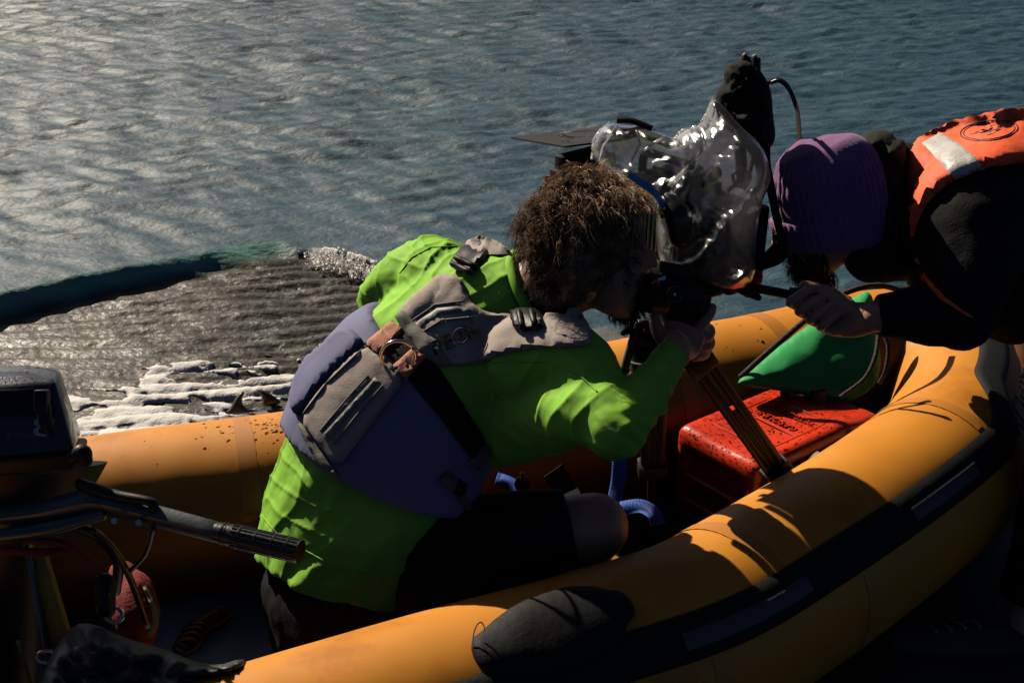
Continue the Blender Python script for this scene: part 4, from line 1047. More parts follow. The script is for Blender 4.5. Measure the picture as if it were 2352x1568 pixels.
# rods, top handle, viewfinder, cables
m = MB()
for sg in (-1, 1): m.cyl(cb(-.12, .03 * sg, -.078), cb(.30, .03 * sg, -.078), .0075, n=14)
m.build('rail', M['blackmetal'], rig)
m = MB(); m.sweep([W(1416, 276, 2.72), W(1452, 278, 2.72), W(1498, 296, 2.72)], [(.012, .006)] * 3, n=10, up=AU); m.sweep([cb(.12, 0, .06), cb(.115, .0, .10), cb(.07, .0, .108), cb(-.03, 0, .108), cb(-.045, 0, .07)], .0085, n=14); m.build('top_handle', M['blackplastic'], rig)
m = MB(); m.sweep([W(1560, 405, 2.66), W(1600, 412, 2.65), W(1640, 398, 2.65)], [.012, .014, .015], n=18, dome=True); m.sweep([W(1500, 385, 2.68), W(1565, 408, 2.66)], .005, n=10); m.build('viewfinder', M['blackplastic'], rig)
m = MB(); m.sweep([W(1538, 470, 2.56), W(1556, 500, 2.55), W(1560, 540, 2.56)], [.022, .026, .022], n=18, dome=True); m.build('eyepiece', M['grip'], rig)
for pts, r in (([(1718, 440, 2.64), (1738, 452, 2.62), (1740, 490, 2.62), (1716, 530, 2.63)], .003), ([(1690, 430, 2.64), (1684, 400, 2.63), (1712, 392, 2.63), (1724, 408, 2.63), (1708, 436, 2.64)], .003),
               ([(1612, 430, 2.6), (1630, 395, 2.6), (1650, 400, 2.6)], .0028), ([(1732, 350, 2.62), (1722, 395, 2.62), (1700, 430, 2.63)], .004), ([(1690, 335, 2.64), (1700, 400, 2.64), (1672, 440, 2.65)], .004)):
    m = MB(); m.sweep([W(*q) for q in pts], r, n=8, sub=24); m.build('cable', M['cable'], rig, sharp=None)
m = MB(); pts = []
for i in range(161):
    f = i / 160; a = f * 2 * math.pi * 14; pts.append(W(1652 - 10 * f, 475 + 95 * f, 2.585) + AX * (.0075 * math.cos(a)) + AF * (.0075 * math.sin(a)))
m.sweep(pts, .0017, n=6, sub=320); m.build('coiled_cable', M['cable'], rig, sharp=None)
# ------------------------------------------------------------------ radio transmitter in a black cloth bag, with two stub antennas
trx = thing('video_transmitter', 'black cloth-wrapped transmitter with two stub antennas above the clear rain cover', 'transmitter', W(1705, 380, 2.68))
m = pillow([(1662, 165), (1676, 146), (1706, 138), (1728, 142), (1752, 168), (1772, 205), (1776, 270), (1782, 305), (1778, 330), (1758, 352), (1744, 345), (1722, 318), (1690, 300), (1660, 270), (1642, 235), (1650, 200), (1664, 190)],
           2.66, .05, .05, 44, step=6, rnd=1, wob=.030, wscale=20)
bag_o = m.build('cloth_bag', M['jacket'], trx, sharp=None)
for (x, y0, y1, d) in ((1713, 130, 172, 2.665), (1736, 133, 176, 2.655)):
    m = MB(); m.sweep([W(x, y1 + 14, d), W(x, y0 + 6, d), W(x + 1, y0, d)], [.0095, .0092, .0085], n=18, sub=8); m.build('antenna', M['blackplastic'], trx)
m = MB(); m.sweep([W(1702, 430, 2.68), W(1703, 380, 2.68), W(1700, 330, 2.67), W(1706, 290, 2.66)], [.008, .011, .011, .010], n=14); m.build('mounting_arm', M['blackmetal'], trx)
m = MB(); m.sweep([W(1772, 190, 2.63), W(1790, 186, 2.62), W(1812, 204, 2.62), W(1830, 250, 2.63), W(1836, 300, 2.80), W(1838, 360, 2.98)], .0042, n=10, sub=40)
m.sweep([W(1764, 192, 2.64), W(1786, 182, 2.63), W(1810, 198, 2.63), W(1828, 244, 2.64), W(1834, 298, 2.81), W(1836, 360, 2.99)], .0035, n=10, sub=40); m.build('cable', M['cable'], trx, sharp=None)
m = MB(); m.strap([W(1748, 330, 2.63), W(1756, 380, 2.615), W(1772, 440, 2.60), W(1784, 500, 2.60), W(1798, 560, 2.60), W(1790, 590, 2.60), W(1750, 606, 2.61), W(1690, 626, 2.62), W(1640, 642, 2.63)], [.034, .024, .018, .016, .018, .022, .024, .022, .016], .003, [-AF, -AF + AX * .4, -AF + AX * .5, -AF, -AF + AU * .5], sub=60)
m.build('carrying_strap', M['jacket'], trx, sharp=None)
m = MB(); m.strap([W(1790, 560, 2.63), W(1750, 596, 2.65), W(1700, 606, 2.66), W(1640, 632, 2.66)], .016, .003, [-AF + AU * .3]); m.build('carrying_strap', M['jacket'], trx, sharp=None)
# ------------------------------------------------------------------ clear rain cover draped over the camera
cov = thing('rain_cover', 'crumpled clear plastic rain cover draped over the film camera', 'rain cover', W(1600, 450, 2.62))
def folds(seed, amp):
    rr = random.Random(seed); W_ = []
    for lam, a_ in ((150, 1.0), (105, .8), (70, .55), (46, .38), (30, .22), (19, .12)):
        for _ in range(2): W_.append((rr.uniform(0, math.pi), lam * rr.uniform(.8, 1.2), rr.random(), a_))
    def f(x, y, d):
        q = Vector((x / 110, y / 110, seed)); wx = 40 * noise.noise(q); wy = 40 * noise.noise(q + Vector((7, 3, 0))); t = 0
        for th, lam, ph, a_ in W_:
            u = ((x + wx) * math.cos(th) + (y + wy) * math.sin(th)) / lam + ph; t += a_ * (abs(u - math.floor(u) - .5) * 2 - .5)
        return amp * t
    return f
outl = [(1356, 330), (1372, 300), (1400, 280), (1440, 290), (1470, 288), (1530, 310), (1548, 318), (1580, 296), (1610, 286), (1622, 258), (1638, 222), (1668, 250), (1700, 290), (1748, 330), (1768, 380), (1770, 420), (1748, 470), (1735, 560), (1735, 640), (1700, 668), (1620, 655), (1530, 640), (1505, 560), (1500, 470), (1440, 440), (1400, 400), (1362, 372)]
m = pillow(outl, lambda x, y: 2.66 + .0006 * (1600 - x), .060, .09, 34, step=5, rnd=1, fn=folds(3.3, .0135))
cv = m.build('plastic_sheet', M['plastic'], cov, sharp=None)
# welded hems of the cover standing up as ridges
for pts in ([(1359, 366), (1362, 330), (1380, 298), (1402, 281)], [(1374, 372), (1384, 336), (1404, 306), (1416, 290)], [(1534, 426), (1580, 380), (1610, 340), (1608, 312)], [(1540, 430), (1590, 378), (1620, 336), (1612, 306)], [(1608, 288), (1624, 256), (1638, 224)], [(1548, 318), (1566, 300), (1600, 290)], [(1470, 352), (1500, 330), (1528, 312)], [(1448, 372), (1470, 332), (1462, 300)]):
    P_ = []
    cb_ = bvh_of([cv]) if pts[0] == (1359, 366) else cb_
    for x, y in resample(pts, 10, False) + [pts[-1]]:
        hh = cb_.ray_cast(CAMV, (W(x, y, 1) - CAMV).normalized()); P_.append(hh[0] - (hh[0] - CAMV).normalized() * .002 if hh[0] is not None else W(x, y, 2.6))
    m = MB(); m.sweep(P_, .0021, n=8, sub=len(P_) * 3); m.build('welded_hem', M['plastic'], cov, sharp=None)
# ------------------------------------------------------------------ red fuel can
can = thing('fuel_can', 'glossy red plastic fuel can with water beads on the floor at the bow', 'fuel can', Wz(1760, 1080, .105))
FA, FB, FC = W(1548, 972, 3.12), W(1742, 1080, 2.945), W(1712, 893, 3.28)      # top corners: left, near, far
fx_ = (FB - FA); fx_.z = 0; fw = fx_.length; fx_.normalize(); fz = Vector((0, 0, 1)); fyv = Vector((-fx_.y, fx_.x, 0))
if fyv.dot(AF) < 0: fyv = -fyv
CZT = .335; cb0 = Vector((FA.x, FA.y, 0)); FL_, FWd, FH = .42, .25, .225
def cn(a, b, z): return Vector((cb0.x, cb0.y, .112)) + fx_ * (a * FWd) + fyv * (b * FL_) + fz * (z * FH)
bm_ = bmesh.new(); bmesh.ops.create_cube(bm_, size=1.0)
for v in bm_.verts: v.co = Vector((v.co.x * FWd, v.co.y * FL_, v.co.z * FH))
bmesh.ops.bevel(bm_, geom=bm_.edges[:], offset=.030, segments=5, affect='EDGES', profile=.55)
bmesh.ops.subdivide_edges(bm_, edges=[e for e in bm_.edges if e.calc_length() > .05], cuts=12, use_grid_fill=True)
rotm = Matrix((fx_, fyv, fz)).transposed(); cc = cn(.5, .5, .5)
def canshape(c):
    x, y, z = c.x / FWd + .5, c.y / FL_ + .5, c.z / FH + .5; d = 0
    if y < .08 and .14 < x < .84 and .06 < z < .76: d = .015                       # sunk front panel
    nv = Vector((0, d, 0))
    if z > .9: nv.z -= .012 * float(sm(.72, .86, y)) - .002 * math.sin(x * 9)       # step down towards the filler end
    if z > .96 and (.17 < x < .83 and .16 < y < .66): nv.z -= .0035
    if x > .95 and .12 < z < .7 and .15 < y < .9: nv.x -= .008
    return nv
for v in bm_.verts: v.co = v.co + canshape(v.co)
for v in bm_.verts: v.co = cc + rotm @ v.co
m = MB().bm(bm_); cano = m.build('can_body', M['redcan'], can, sharp=50, sub=1)
cbvh = bvh_of([cano])
for z_ in (.50, .22):
    m = MB(); m.sweep([cn(.15, .022, z_), cn(.83, .022, z_)], [(.0055, .0055)] * 2, n=10, sub=2); m.build('moulded_rib', M['redcan'], can)
m = MB(); m.sweep([cn(.84, .018, .10), cn(.84, .018, .72)], .0035, n=8, sub=2); m.build('moulded_rib', M['redcan'], can)
for (p, q) in (((.18, .17), (.82, .17)), ((.18, .65), (.82, .65)), ((.18, .17), (.18, .65)), ((.82, .17), (.82, .65)), ((.36, .40), (.82, .40))):
    m = MB(); m.sweep([cn(p[0], p[1], .990), cn(q[0], q[1], .990)], .0028, n=8, sub=6); m.build('moulded_rib', M['redcan'], can)
for body_, a_, b2, w_, h_ in (('GASOLINE', .50, .46, .115, .020), ('PETROLEUM', .50, .57, .125, .018)):
    tm = text_mesh(body_, w_, .0034, cn(a_, b2, .990), -fx_, -fyv, fz, squash=h_); link('moulded_lettering', tm, M['redcan'], can)
tm = text_mesh('Scepter', .085, .003, cn(.46, .029, .64), fx_, fz, -fyv); link('moulded_lettering', tm, M['redcan'], can)
tm = text_mesh('DANGER', .085, .003, cn(.48, .029, .36), fx_, fz, -fyv, squash=.018); link('moulded_lettering', tm, M['redcan'], can)
m = MB(); p = cn(.40, .84, .95); m.cyl(p, p + fz * .030, .026, .024, 28); m.build('filler_cap', M['blackplastic'], can)
for k in range(18):
    a = k * 2 * math.pi / 18
m = MB(); p = cn(.22, .70, 1.0); m.sweep([p, p + fz * .018, p + fz * .030 + fyv * .02 - fx_ * .04], [.010, .010, .007], n=12); m.build('hose_fitting', M['blackplastic'], can)
m = MB(); m.sweep([p + fz * .030 - fx_ * .04 + fyv * .02, W(1850, 892, 3.30), W(1790, 884, 3.36), W(1730, 893, 3.42), W(1690, 940, 3.44)], .0055, n=10, sub=40); m.build('fuel_hose', M['cable'], can, sharp=None)
for k in range(3):
    m = MB(); q = W(1862 + 9 * k, 905, 3.27); m.cyl(q, q + AX * .005, .011, n=18); m.build('hose_clip', M['steel'], can)
sp = [(cn(random.uniform(.02, .98), random.uniform(0, .98), 2), Vector((0, 0, -1))) for _ in range(1500)] + [(cn(random.uniform(.05, .95), -.6, random.uniform(.7, 1)), fyv) for _ in range(150)]
beads(cbvh, sp, 'water_beads', can, M['water_drop'], .0008, .0026, .55)
# ------------------------------------------------------------------ green dry bag at the bow, with ropes
bagt = thing('dry_bag', 'green coated cloth dry bag crumpled against the inside of the bow', 'bag', W(1880, 880, 3.25))
m = pillow([(1681, 880), (1760, 815), (1858, 742), (1930, 700), (1984, 667), (2004, 672), (2010, 700), (2022, 780), (2026, 860), (1998, 902), (1950, 925), (1880, 918), (1800, 900), (1720, 890)],
           lambda x, y: 3.27 + .00030 * (x - 1681) - .0006 * (y - 780), .050, .02, 80, step=9, rnd=1, wob=.012, wscale=5)
m.build('bag_cloth', M['greenbag'], bagt, sharp=None, sub=1)
for pts, r in (([(1700, 866, 3.22), (1760, 812, 3.20), (1842, 742, 3.20), (1920, 684, 3.22), (1980, 660, 3.24), (2030, 657, 3.28), (2070, 668, 3.32)], .0068), ([(2018, 768, 3.10), (2010, 820, 3.08), (1985, 870, 3.08), (1930, 912, 3.10)], .005), ([(2028, 765, 3.05), (2040, 800, 3.04), (2034, 850, 3.04), (2020, 880, 3.06)], .0045)):
    m = MB(); m.sweep([W(*q) for q in pts], r, n=10, sub=40); m.build('rope', M['rope'], bagt, sharp=None)
# ------------------------------------------------------------------ surfboard behind the far tube
sb = thing('surfboard', 'dark surfboard lying upside down beyond the far tube with two black fins up', 'surfboard', W(900, 900, 3.35))
bo = [(480, 962), (560, 948), (700, 922), (900, 868), (1100, 820), (1290, 776), (1350, 752), (1390, 750), (1428, 766), (1440, 778), (1380, 800), (1100, 880), (800, 950), (560, 985)]
def sbd(px, py): return Wz(px, py, .365)
P_ = [sbd(x, y) for x, y in resample(roundpoly(bo, 2), 20)]; P_ = [p - Vector((0, 0, .030)) for p in P_]
m = MB(); m.prism(P_, (0, 0, .026)); m.build('board', M['boardgrey'], sb, sharp=30)
m = MB(); m.strap([sbd(625, 940) + Vector((0, .0, .0)), sbd(668, 932) + Vector((0, .0, .0))], .03, .008, [Vector((0, 0, 1))]); m.build('traction_pad', mat('brown_traction_pad', (.05, .035, .028), .8, bump=.3, bscale=90), sb)
for pl in ([(512, 952), (528, 938), (541, 912), (553, 900), (560, 898), (561, 903), (556, 914), (556, 926), (563, 936), (575, 940), (600, 942), (560, 950)],
           [(588, 896), (592, 893), (606, 896), (622, 904), (636, 914), (648, 926), (612, 936), (602, 930), (603, 918), (599, 906)]):
    m = MB(); m = pillow(pl, 3.13, .007, .007, 14, step=4, rnd=1); m.build('fin', M['board'], sb, sharp=None)
# ------------------------------------------------------------------ blue straps by the tripod feet
bs = thing('cargo_strap', 'blue ratchet webbing strap looped beside the tripod feet', 'strap', Wz(1440, 1190, .11))
for pts, nrm in (([(1424, 1030, 2.92), (1420, 1100, 2.90), (1412, 1150, 2.88), (1416, 1190, 2.86)], [-AF + AU * .4]),
                 ([(1424, 1168, 2.86), (1470, 1162, 2.85), (1502, 1180, 2.83), (1512, 1204, 2.82)], [-AF + AU * .5, -AF + AU * .9]),
                 ([(1140, 1098, 2.95), (1168, 1108, 2.95), (1198, 1130, 2.94)], [-AF + AU * .9])):
    m = MB(); m.strap([W(*q) for q in pts], .030, .0025, nrm, sub=24); b1 = m.build('webbing', M['bluestrap'], bs)
    m = MB(); Pq = catmull([W(*q) for q in pts], 46)
    for i in range(1, 46):
        t = (Pq[min(i + 1, 46)] - Pq[i - 1]).normalized(); nn = (nrm[0] - t * nrm[0].dot(t)).normalized(); s_ = t.cross(nn); m.sweep([Pq[i] - s_ * .0145 + nn * .0014, Pq[i] + s_ * .0145 + nn * .0014], .0011, n=5, sub=1)
    o = m.build('woven_rib', M['bluestrap'], b1, sharp=None)
    o['kind'] = 'stuff'
m = MB(); m.strap([W(1270, 1080, 2.93), W(1290, 1110, 2.93), W(1312, 1145, 2.9)], .045, .006, [-AF + AU * .3]); m.build('black_webbing', M['blackweb'], bs)
m = MB(); p = W(1200, 1112, 2.9); m.cyl(p, p + AF * .006, .0165, n=30); m.sweep([p, W(1200, 1085, 2.9)], .005, n=8); m.build('round_tag', M['blackplastic'], bs)
# ------------------------------------------------------------------ outboard motor
mot = thing('outboard_motor', 'dark grey outboard motor with a tiller arm at the stern of the boat', 'outboard motor', W(60, 1300, 2.4))
def q3(x, y, d): return W(x, y, d)
# cowl: lofted box, faceted top
ring = lambda pts: [W(*p) for p in pts]
R0 = ring([(-260, 1075, 2.26), (172, 1036, 2.30), (188, 1000, 2.56), (-200, 1000, 2.62)])
R1 = ring([(-240, 905, 2.29), (127, 873, 2.33), (138, 850, 2.52), (-180, 862, 2.57)])
R2 = ring([(-200, 868, 2.33), (60, 850, 2.37), (64, 838, 2.47), (-140, 842, 2.52)])
def loft4(rings):
    m = MB(); vs = [p for r in rings for p in r]; fs = []
    for i in range(len(rings) - 1):
        for k in range(4): fs.append((i * 4 + k, i * 4 + (k + 1) % 4, (i + 1) * 4 + (k + 1) % 4, (i + 1) * 4 + k))
    fs.append((3, 2, 1, 0)); n = len(rings) - 1; fs.append(tuple(n * 4 + k for k in range(4))); return m.add(vs, fs)
def bevelled(m, off, seg=3):
    me = m.mesh('tmp'); b = bmesh.new(); b.from_mesh(me); bmesh.ops.recalc_face_normals(b, faces=b.faces); bmesh.ops.bevel(b, geom=b.edges[:], offset=off, segments=seg, affect='EDGES', profile=.5); bpy.data.meshes.remove(me); return MB().bm(b)
cw = bevelled(loft4([R0, R1, R2]), .007).build('cowl', M['cowl'], mot, sharp=35); cwb = bvh_of([cw])
rim = bevelled(loft4([ring([(-260, 1110, 2.26), (170, 1084, 2.30), (194, 1050, 2.56), (-200, 1050, 2.62)]), ring([(-270, 1078, 2.245), (186, 1040, 2.285), (203, 1004, 2.57), (-205, 1004, 2.63)])]), .008).build('cowl_rim', M['blackplastic'], mot, sharp=35)
m = MB(); m.sweep([W(168, 1050, 2.29), W(188, 1040, 2.29), W(196, 1056, 2.29)], [.012, .016, .012], n=12, dome=True); m.build('cowl_latch', M['blackplastic'], mot)
def onface(poly, th, name, m_, par=cw, edge=3, rnd=0): return patch(poly, cwb, th, edge=edge, step=7, rnd=rnd, sink=.004).build(name, m_, par, sharp=40)
onface([(-60, 896), (60, 892), (120, 889), (127, 950), (60, 956), (-60, 962)], .003, 'starter_recess', M['blackplastic'])
m = MB(); p = W(92, 925, 2.292); m.box(W(97, 920, 2.292), AX * .011, AU * .018, AF * .012, .004); m.sweep([W(100, 935, 2.292), W(104, 965, 2.292), W(112, 985, 2.295)], [.012, .011, .010], n=12, dome=True); m.build('starter_handle', M['blackplastic'], cw)
hh = cwb.ray_cast(CAMV, (W(57, 1000, 1) - CAMV).normalized()); n_ = hh[1] if hh[1].dot(AF) < 0 else -hh[1]
r_ = axis_cam(1, -.09, .06).normalized(); r_ = (r_ - n_ * r_.dot(n_)).normalized(); u_ = n_.cross(r_)
tm = text_mesh('YAMAHA', .036, .0008, hh[0] + n_ * .0008, r_, u_, n_, squash=.0095); link('lettering', tm, M['decaldim'], cw)
m = MB(); m.torus(hh[0] - r_ * .0245 + n_ * .001, r_ * .0042, u_ * .0048, .0007, n=24, m=6); m.torus(hh[0] - r_ * .0245 + n_ * .001, r_ * .0018, u_ * .002, .0006, n=16, m=6); m.build('emblem', M['decaldim'], cw)
hh = cwb.ray_cast(CAMV, (W(102, 982, 1) - CAMV).normalized())
tm = text_mesh('8', .036, .001, hh[0] + n_ * .001, r_, u_, n_, squash=.033); link('lettering', tm, M['decal'], cw)
sp = []
for _ in range(260): sp.append((W(random.uniform(-10, 122), random.uniform(826, 884), 2.2), (W(random.uniform(-10, 122), random.uniform(826, 884), 2.5) - CAMV).normalized()))
beads(cwb, [(CAMV, (W(random.uniform(-10, 124), random.uniform(820, 884), 1) - CAMV).normalized()) for _ in range(240)], 'water_beads', cw, M['water_drop'], .0009, .0030, .3)
# powerhead pan, swivel bracket, leg
m = MB(); m.sweep([W(40, 1080, 2.42), W(45, 1140, 2.42), W(50, 1200, 2.42)], [(.15, .13), (.12, .11), (.08, .08)], n=24, sub=6, up=-AF)
m.sweep([W(40, 1200, 2.44), W(30, 1320, 2.46), W(20, 1500, 2.48), W(10, 1700, 2.5)], [.07, .06, .055, .05], n=20); m.build('midsection', M['blackplastic'], mot)
m = MB(); m.sweep([W(-30, 1192, 2.30), W(90, 1178, 2.295), W(205, 1152, 2.29), W(246, 1158, 2.29)], [(.016, .020), (.020, .022), (.022, .024), (.020, .022)], n=4, sub=6, up=(AU + AX * .3))
bevelled(m, .004, 2).build('steering_bracket', M['armgrey'], mot, sharp=35); m = MB(); m.sweep([W(-20, 1232, 2.28), W(110, 1214, 2.28), W(240, 1180, 2.28)], [.010, .012, .009], n=12, sub=12); m.build('steering_rod', M['armgrey'], mot, sharp=50)
m = MB(); a0, a1 = W(225, 1150, 2.29), W(500, 1222, 2.25)
up_a = AU
m.sweep([a0, a0.lerp(a1, .35), a1], [(.019, .021), (.017, .020), (.016, .019)], n=4, sub=8, up=(AU + AX * .02)); 
arm_o = bevelled(m, .004, 2).build('tiller_arm', M['armgrey'], mot, sharp=35)
m = MB(); e = (a1 - a0).normalized(); t0 = a1 - e * .004; t1 = W(690, 1266, 2.21)
m.sweep([t0, t0.lerp(t1, .12), t0.lerp(t1, .2), t0.lerp(t1, .5), t0.lerp(t1, .8), t1], [.016, .017, .0178, .0185, .0185, .0185], n=28, sub=30, dome=False); gr = m.build('throttle_grip', M['grip'], arm_o, sharp=40)
for f in (.10, .14, .30, .5, .7, .86):
    m = MB(); c_ = t0.lerp(t1, f); ee = (t1 - t0).normalized(); m.cyl(c_ - ee * .0014, c_ + ee * .0014, .0192 if f > .2 else .0182, n=28); m.build('grip_ring', M['grip'], gr)
m = MB(); ee = (t1 - t0).normalized(); uu = ee.orthogonal().normalized(); ww = ee.cross(uu)
for k in range(18):
    a = 2 * math.pi * k / 18; off = (uu * math.cos(a) + ww * math.sin(a)) * .0183; m.sweep([t0.lerp(t1, .22) + off, t0.lerp(t1, .97) + off], .0014, n=5, sub=1)
o = m.build('grip_rib', M['grip'], gr); o['kind'] = 'stuff'
m = MB(); m.sweep([W(186, 1112, 2.30), W(215, 1122, 2.285), W(270, 1138, 2.275), (W(330, 1148, 2.262)), W(354, 1158, 2.262), W(346, 1168, 2.262)], [.010, .0105, .009, .0075, .008, .006], n=12, sub=30, dome=True); m.build('shift_lever', M['blackplastic'], mot)
for x, y in ((318, 1200), (262, 1196)):
    m = MB(); m.cyl(W(x, y, 2.262), W(x, y, 2.25), .005, n=12); m.build('bolt', M['steel'], arm_o)
for pts, r, mm in (([(210, 1215, 2.3), (260, 1260, 2.33), (300, 1330, 2.38), (340, 1440, 2.42)], .006, 'cable'), ([(180, 1210, 2.32), (230, 1235, 2.33), (270, 1290, 2.36), (265, 1360, 2.4)], .009, 'cable'), ([(352, 1212, 2.27), (335, 1270, 2.32), (300, 1310, 2.36)], .0045, 'cable'),
                   ([(60, 1240, 2.3), (150, 1250, 2.3), (220, 1300, 2.34), (240, 1360, 2.38)], .006, 'redcloth'), ([(0, 1260, 2.3), (90, 1268, 2.3), (160, 1262, 2.32)], .007, 'redcloth')):
    m = MB(); m.sweep([W(*p) for p in pts], r, n=8, sub=24); m.build('cable', M[mm], mot, sharp=None)
m = MB(); m.box(W(120, 1390, 2.36), AX * .018 + AU * -.008, AU * .10 + AX * -.03, AF * .012, .003); m.build('clamp_bracket', M['yellowpaint'], mot)
m = MB(); m.box(W(88, 1360, 2.35), AX * .004 + AU * -.001, AU * .13 + AX * -.02, AF * .02, .002); m.build('clamp_bracket', M['greyplastic'], mot)
m = MB(); m.sweep([W(240, 1340, 2.33), W(244, 1400, 2.33)], [.018, .015], n=14, dome=True); m.sweep([W(248, 1345, 2.32), W(246, 1362, 2.315)], .006, n=10, dome=True); m.build('clamp_screw', M['blackmetal'], mot)
m = MB(); m.torus(W(262, 1412, 2.33), AX * .014, AU * .012, .0035, n=24, m=8); m.build('shackle', M['steel'], mot); m = MB(); m.torus(W(110, 1508, 2.33), AX * .018, AU * .010, .004, n=24, m=8); m.build('shackle', M['steel'], mot)
# ------------------------------------------------------------------ throw bag, coiled cord, jacket, rope by the motor
tb = thing('throw_bag', 'red throw bag with a pale yellow band lying on the boat floor beside the motor', 'throw bag', Wz(310, 1470, .1))
m = MB(); m.sweep([W(282, 1322, 2.58), W(300, 1365, 2.56), W(312, 1420, 2.54), W(318, 1462, 2.54)], [(.030, .025), (.042, .035), (.042, .036), (.030, .025)], n=24, sub=18, up=-AF, dome=True); tbo = m.build('bag_cloth', M['redcloth'], tb, sharp=None, disp=lambda c: .006 * noise.fractal(c * 16, .6, 2.1, 3))
tbb = bvh_of([tbo]); patch([(326, 1338), (342, 1356), (362, 1400), (364, 1430), (348, 1462), (336, 1462), (350, 1420), (346, 1392), (330, 1356)], tbb, .004, edge=4, step=6).build('reflective_band', M['yellowcloth'], tb)
cc_ = thing('coiled_cord', 'thin dark spiral kill cord lying on the pale boat floor', 'cord', Wz(460, 1440, .103))
m = MB(); pts = []
for i in range(241):
    f = i / 240; a = f * 2 * math.pi * 11; p = Wz(425 + 82 * f, 1488 - 95 * f - 12 * math.sin(f * 5), .125); pts.append(p + Vector((math.cos(a) * .022, math.cos(a) * .012, math.sin(a) * .020)))
m.sweep(pts, .0038, n=7, sub=480); m.build('cord', mat('dark_red_cord', (.05, .018, .012), .4), cc_, sharp=None)
jk = thing('jacket', 'crumpled black jacket draped over the tube in the bottom left corner', 'jacket', W(300, 1540, 2.25))
m = pillow([(60, 1640), (95, 1545), (130, 1480), (170, 1432), (215, 1430), (280, 1462), (380, 1490), (450, 1520), (500, 1528), (556, 1510), (570, 1524), (540, 1548), (470, 1572), (420, 1640), (250, 1690)], lambda x, y: 2.30 - .0004 * (y - 1450), .07, .04, 50, step=9, rnd=1, wob=.040, wscale=13)
m.build('cloth', mat('black_waxed_cloth', (.020, .022, .024), .55, var=.25, bump=.15, bscale=110), jk, sharp=None)
rp = MB(); rp.sweep([W(42, 1470, 2.3), W(55, 1520, 2.3), W(72, 1580, 2.28)], .004, n=8, sub=16); r_o = rp.build('rope', mat('yellow_black_rope', (.25, .22, .03), .8, var=.5, vscale=160), None, sharp=None); tag(r_o, 'thin yellow and black rope hanging at the stern in the bottom left corner', 'rope')
# ------------------------------------------------------------------ helper in the purple beanie
man2 = thing('person', 'bearded person in purple beanie and orange vest leaning in from the right', 'person', Wz(2260, 1480, .04))
b = MB()
H2 = W(1905, 470, 2.70); U2 = axis_cam(-.24, -.94, -.22).normalized(); F2 = axis_cam(-.80, .42, .38); F2 = (F2 - U2 * F2.dot(U2)).normalized(); R2_ = F2.cross(U2)
b.ell(H2 + U2 * .012, R2_ * .074, F2 * .092, U2 * .105, 24, 16)
b.ell(H2 + F2 * .030 - U2 * .062, R2_ * .058, F2 * .058, U2 * .070, 20, 14)
b.ell(H2 + F2 * .046 - U2 * .115, R2_ * .034, F2 * .034, U2 * .028, 14, 10)
b.sweep([H2 + F2 * .086 - U2 * .010, H2 + F2 * .106 - U2 * .045, H2 + F2 * .112 - U2 * .058], [.010, .013, .014], n=10, dome=True)
b.ell(H2 + F2 * .088 - U2 * .086, R2_ * .022, F2 * .011, U2 * .007, 10, 8); b.ell(H2 + F2 * .087 - U2 * .098, R2_ * .020, F2 * .011, U2 * .007, 10, 8)
for s_ in (-1, 1):
    b.ell(H2 + R2_ * (.074 * s_) - F2 * .008 - U2 * .035, R2_ * .009, F2 * .015, U2 * .030, 12, 10)
    b.ell(H2 + F2 * .072 + R2_ * (.032 * s_) - U2 * .022, R2_ * .013, F2 * .012, U2 * .011, 12, 8)
b.sweep([H2 - U2 * .03 - F2 * .02, W(1985, 540, 2.74), W(2060, 530, 2.78), W(2130, 500, 2.82)], [.060, .058, .064, .08], n=18, dome=True)
TS = [W(2120, 500, 2.82), W(2230, 480, 2.86), W(2380, 470, 2.92), W(2540, 520, 3.0), W(2640, 640, 3.05)]
b.sweep(TS, [(.16, .11), (.19, .125), (.18, .12), (.165, .12), (.16, .12)], n=30, sub=20, up=AU)
SH2, EL2, WR2 = W(2238, 520, 2.66), W(2205, 712, 2.60), W(2008, 728, 2.59)
b.sweep([SH2, EL2], [.062, .045], n=16, dome=True); b.sweep([EL2, WR2], [.046, .029], n=16, dome=True)
b.sweep([W(2200, 470, 3.04), W(2180, 650, 3.10), W(2130, 760, 3.08)], [.06, .045, .03], n=14, dome=True)
HP = W(2640, 640, 3.05)
b.sweep([HP - AX * .02, W(2500, 900, 2.98), W(2455, 1120, 2.94)], [.10, .085, .066], n=18, dome=True); b.sweep([W(2455, 1120, 2.94), W(2360, 1430, 2.92)], [.062, .042], n=16, dome=True)
b.sweep([HP + AX * .05, W(2640, 1000, 3.0), W(2640, 1250, 2.94)], [.10, .07, .06], n=16, dome=True); b.sweep([W(2640, 1250, 2.94), W(2600, 1560, 2.9)], [.06, .042], n=14, dome=True)
b.build('body', M['skin'], man2, fuse=(.0085, 5), sharp=None)
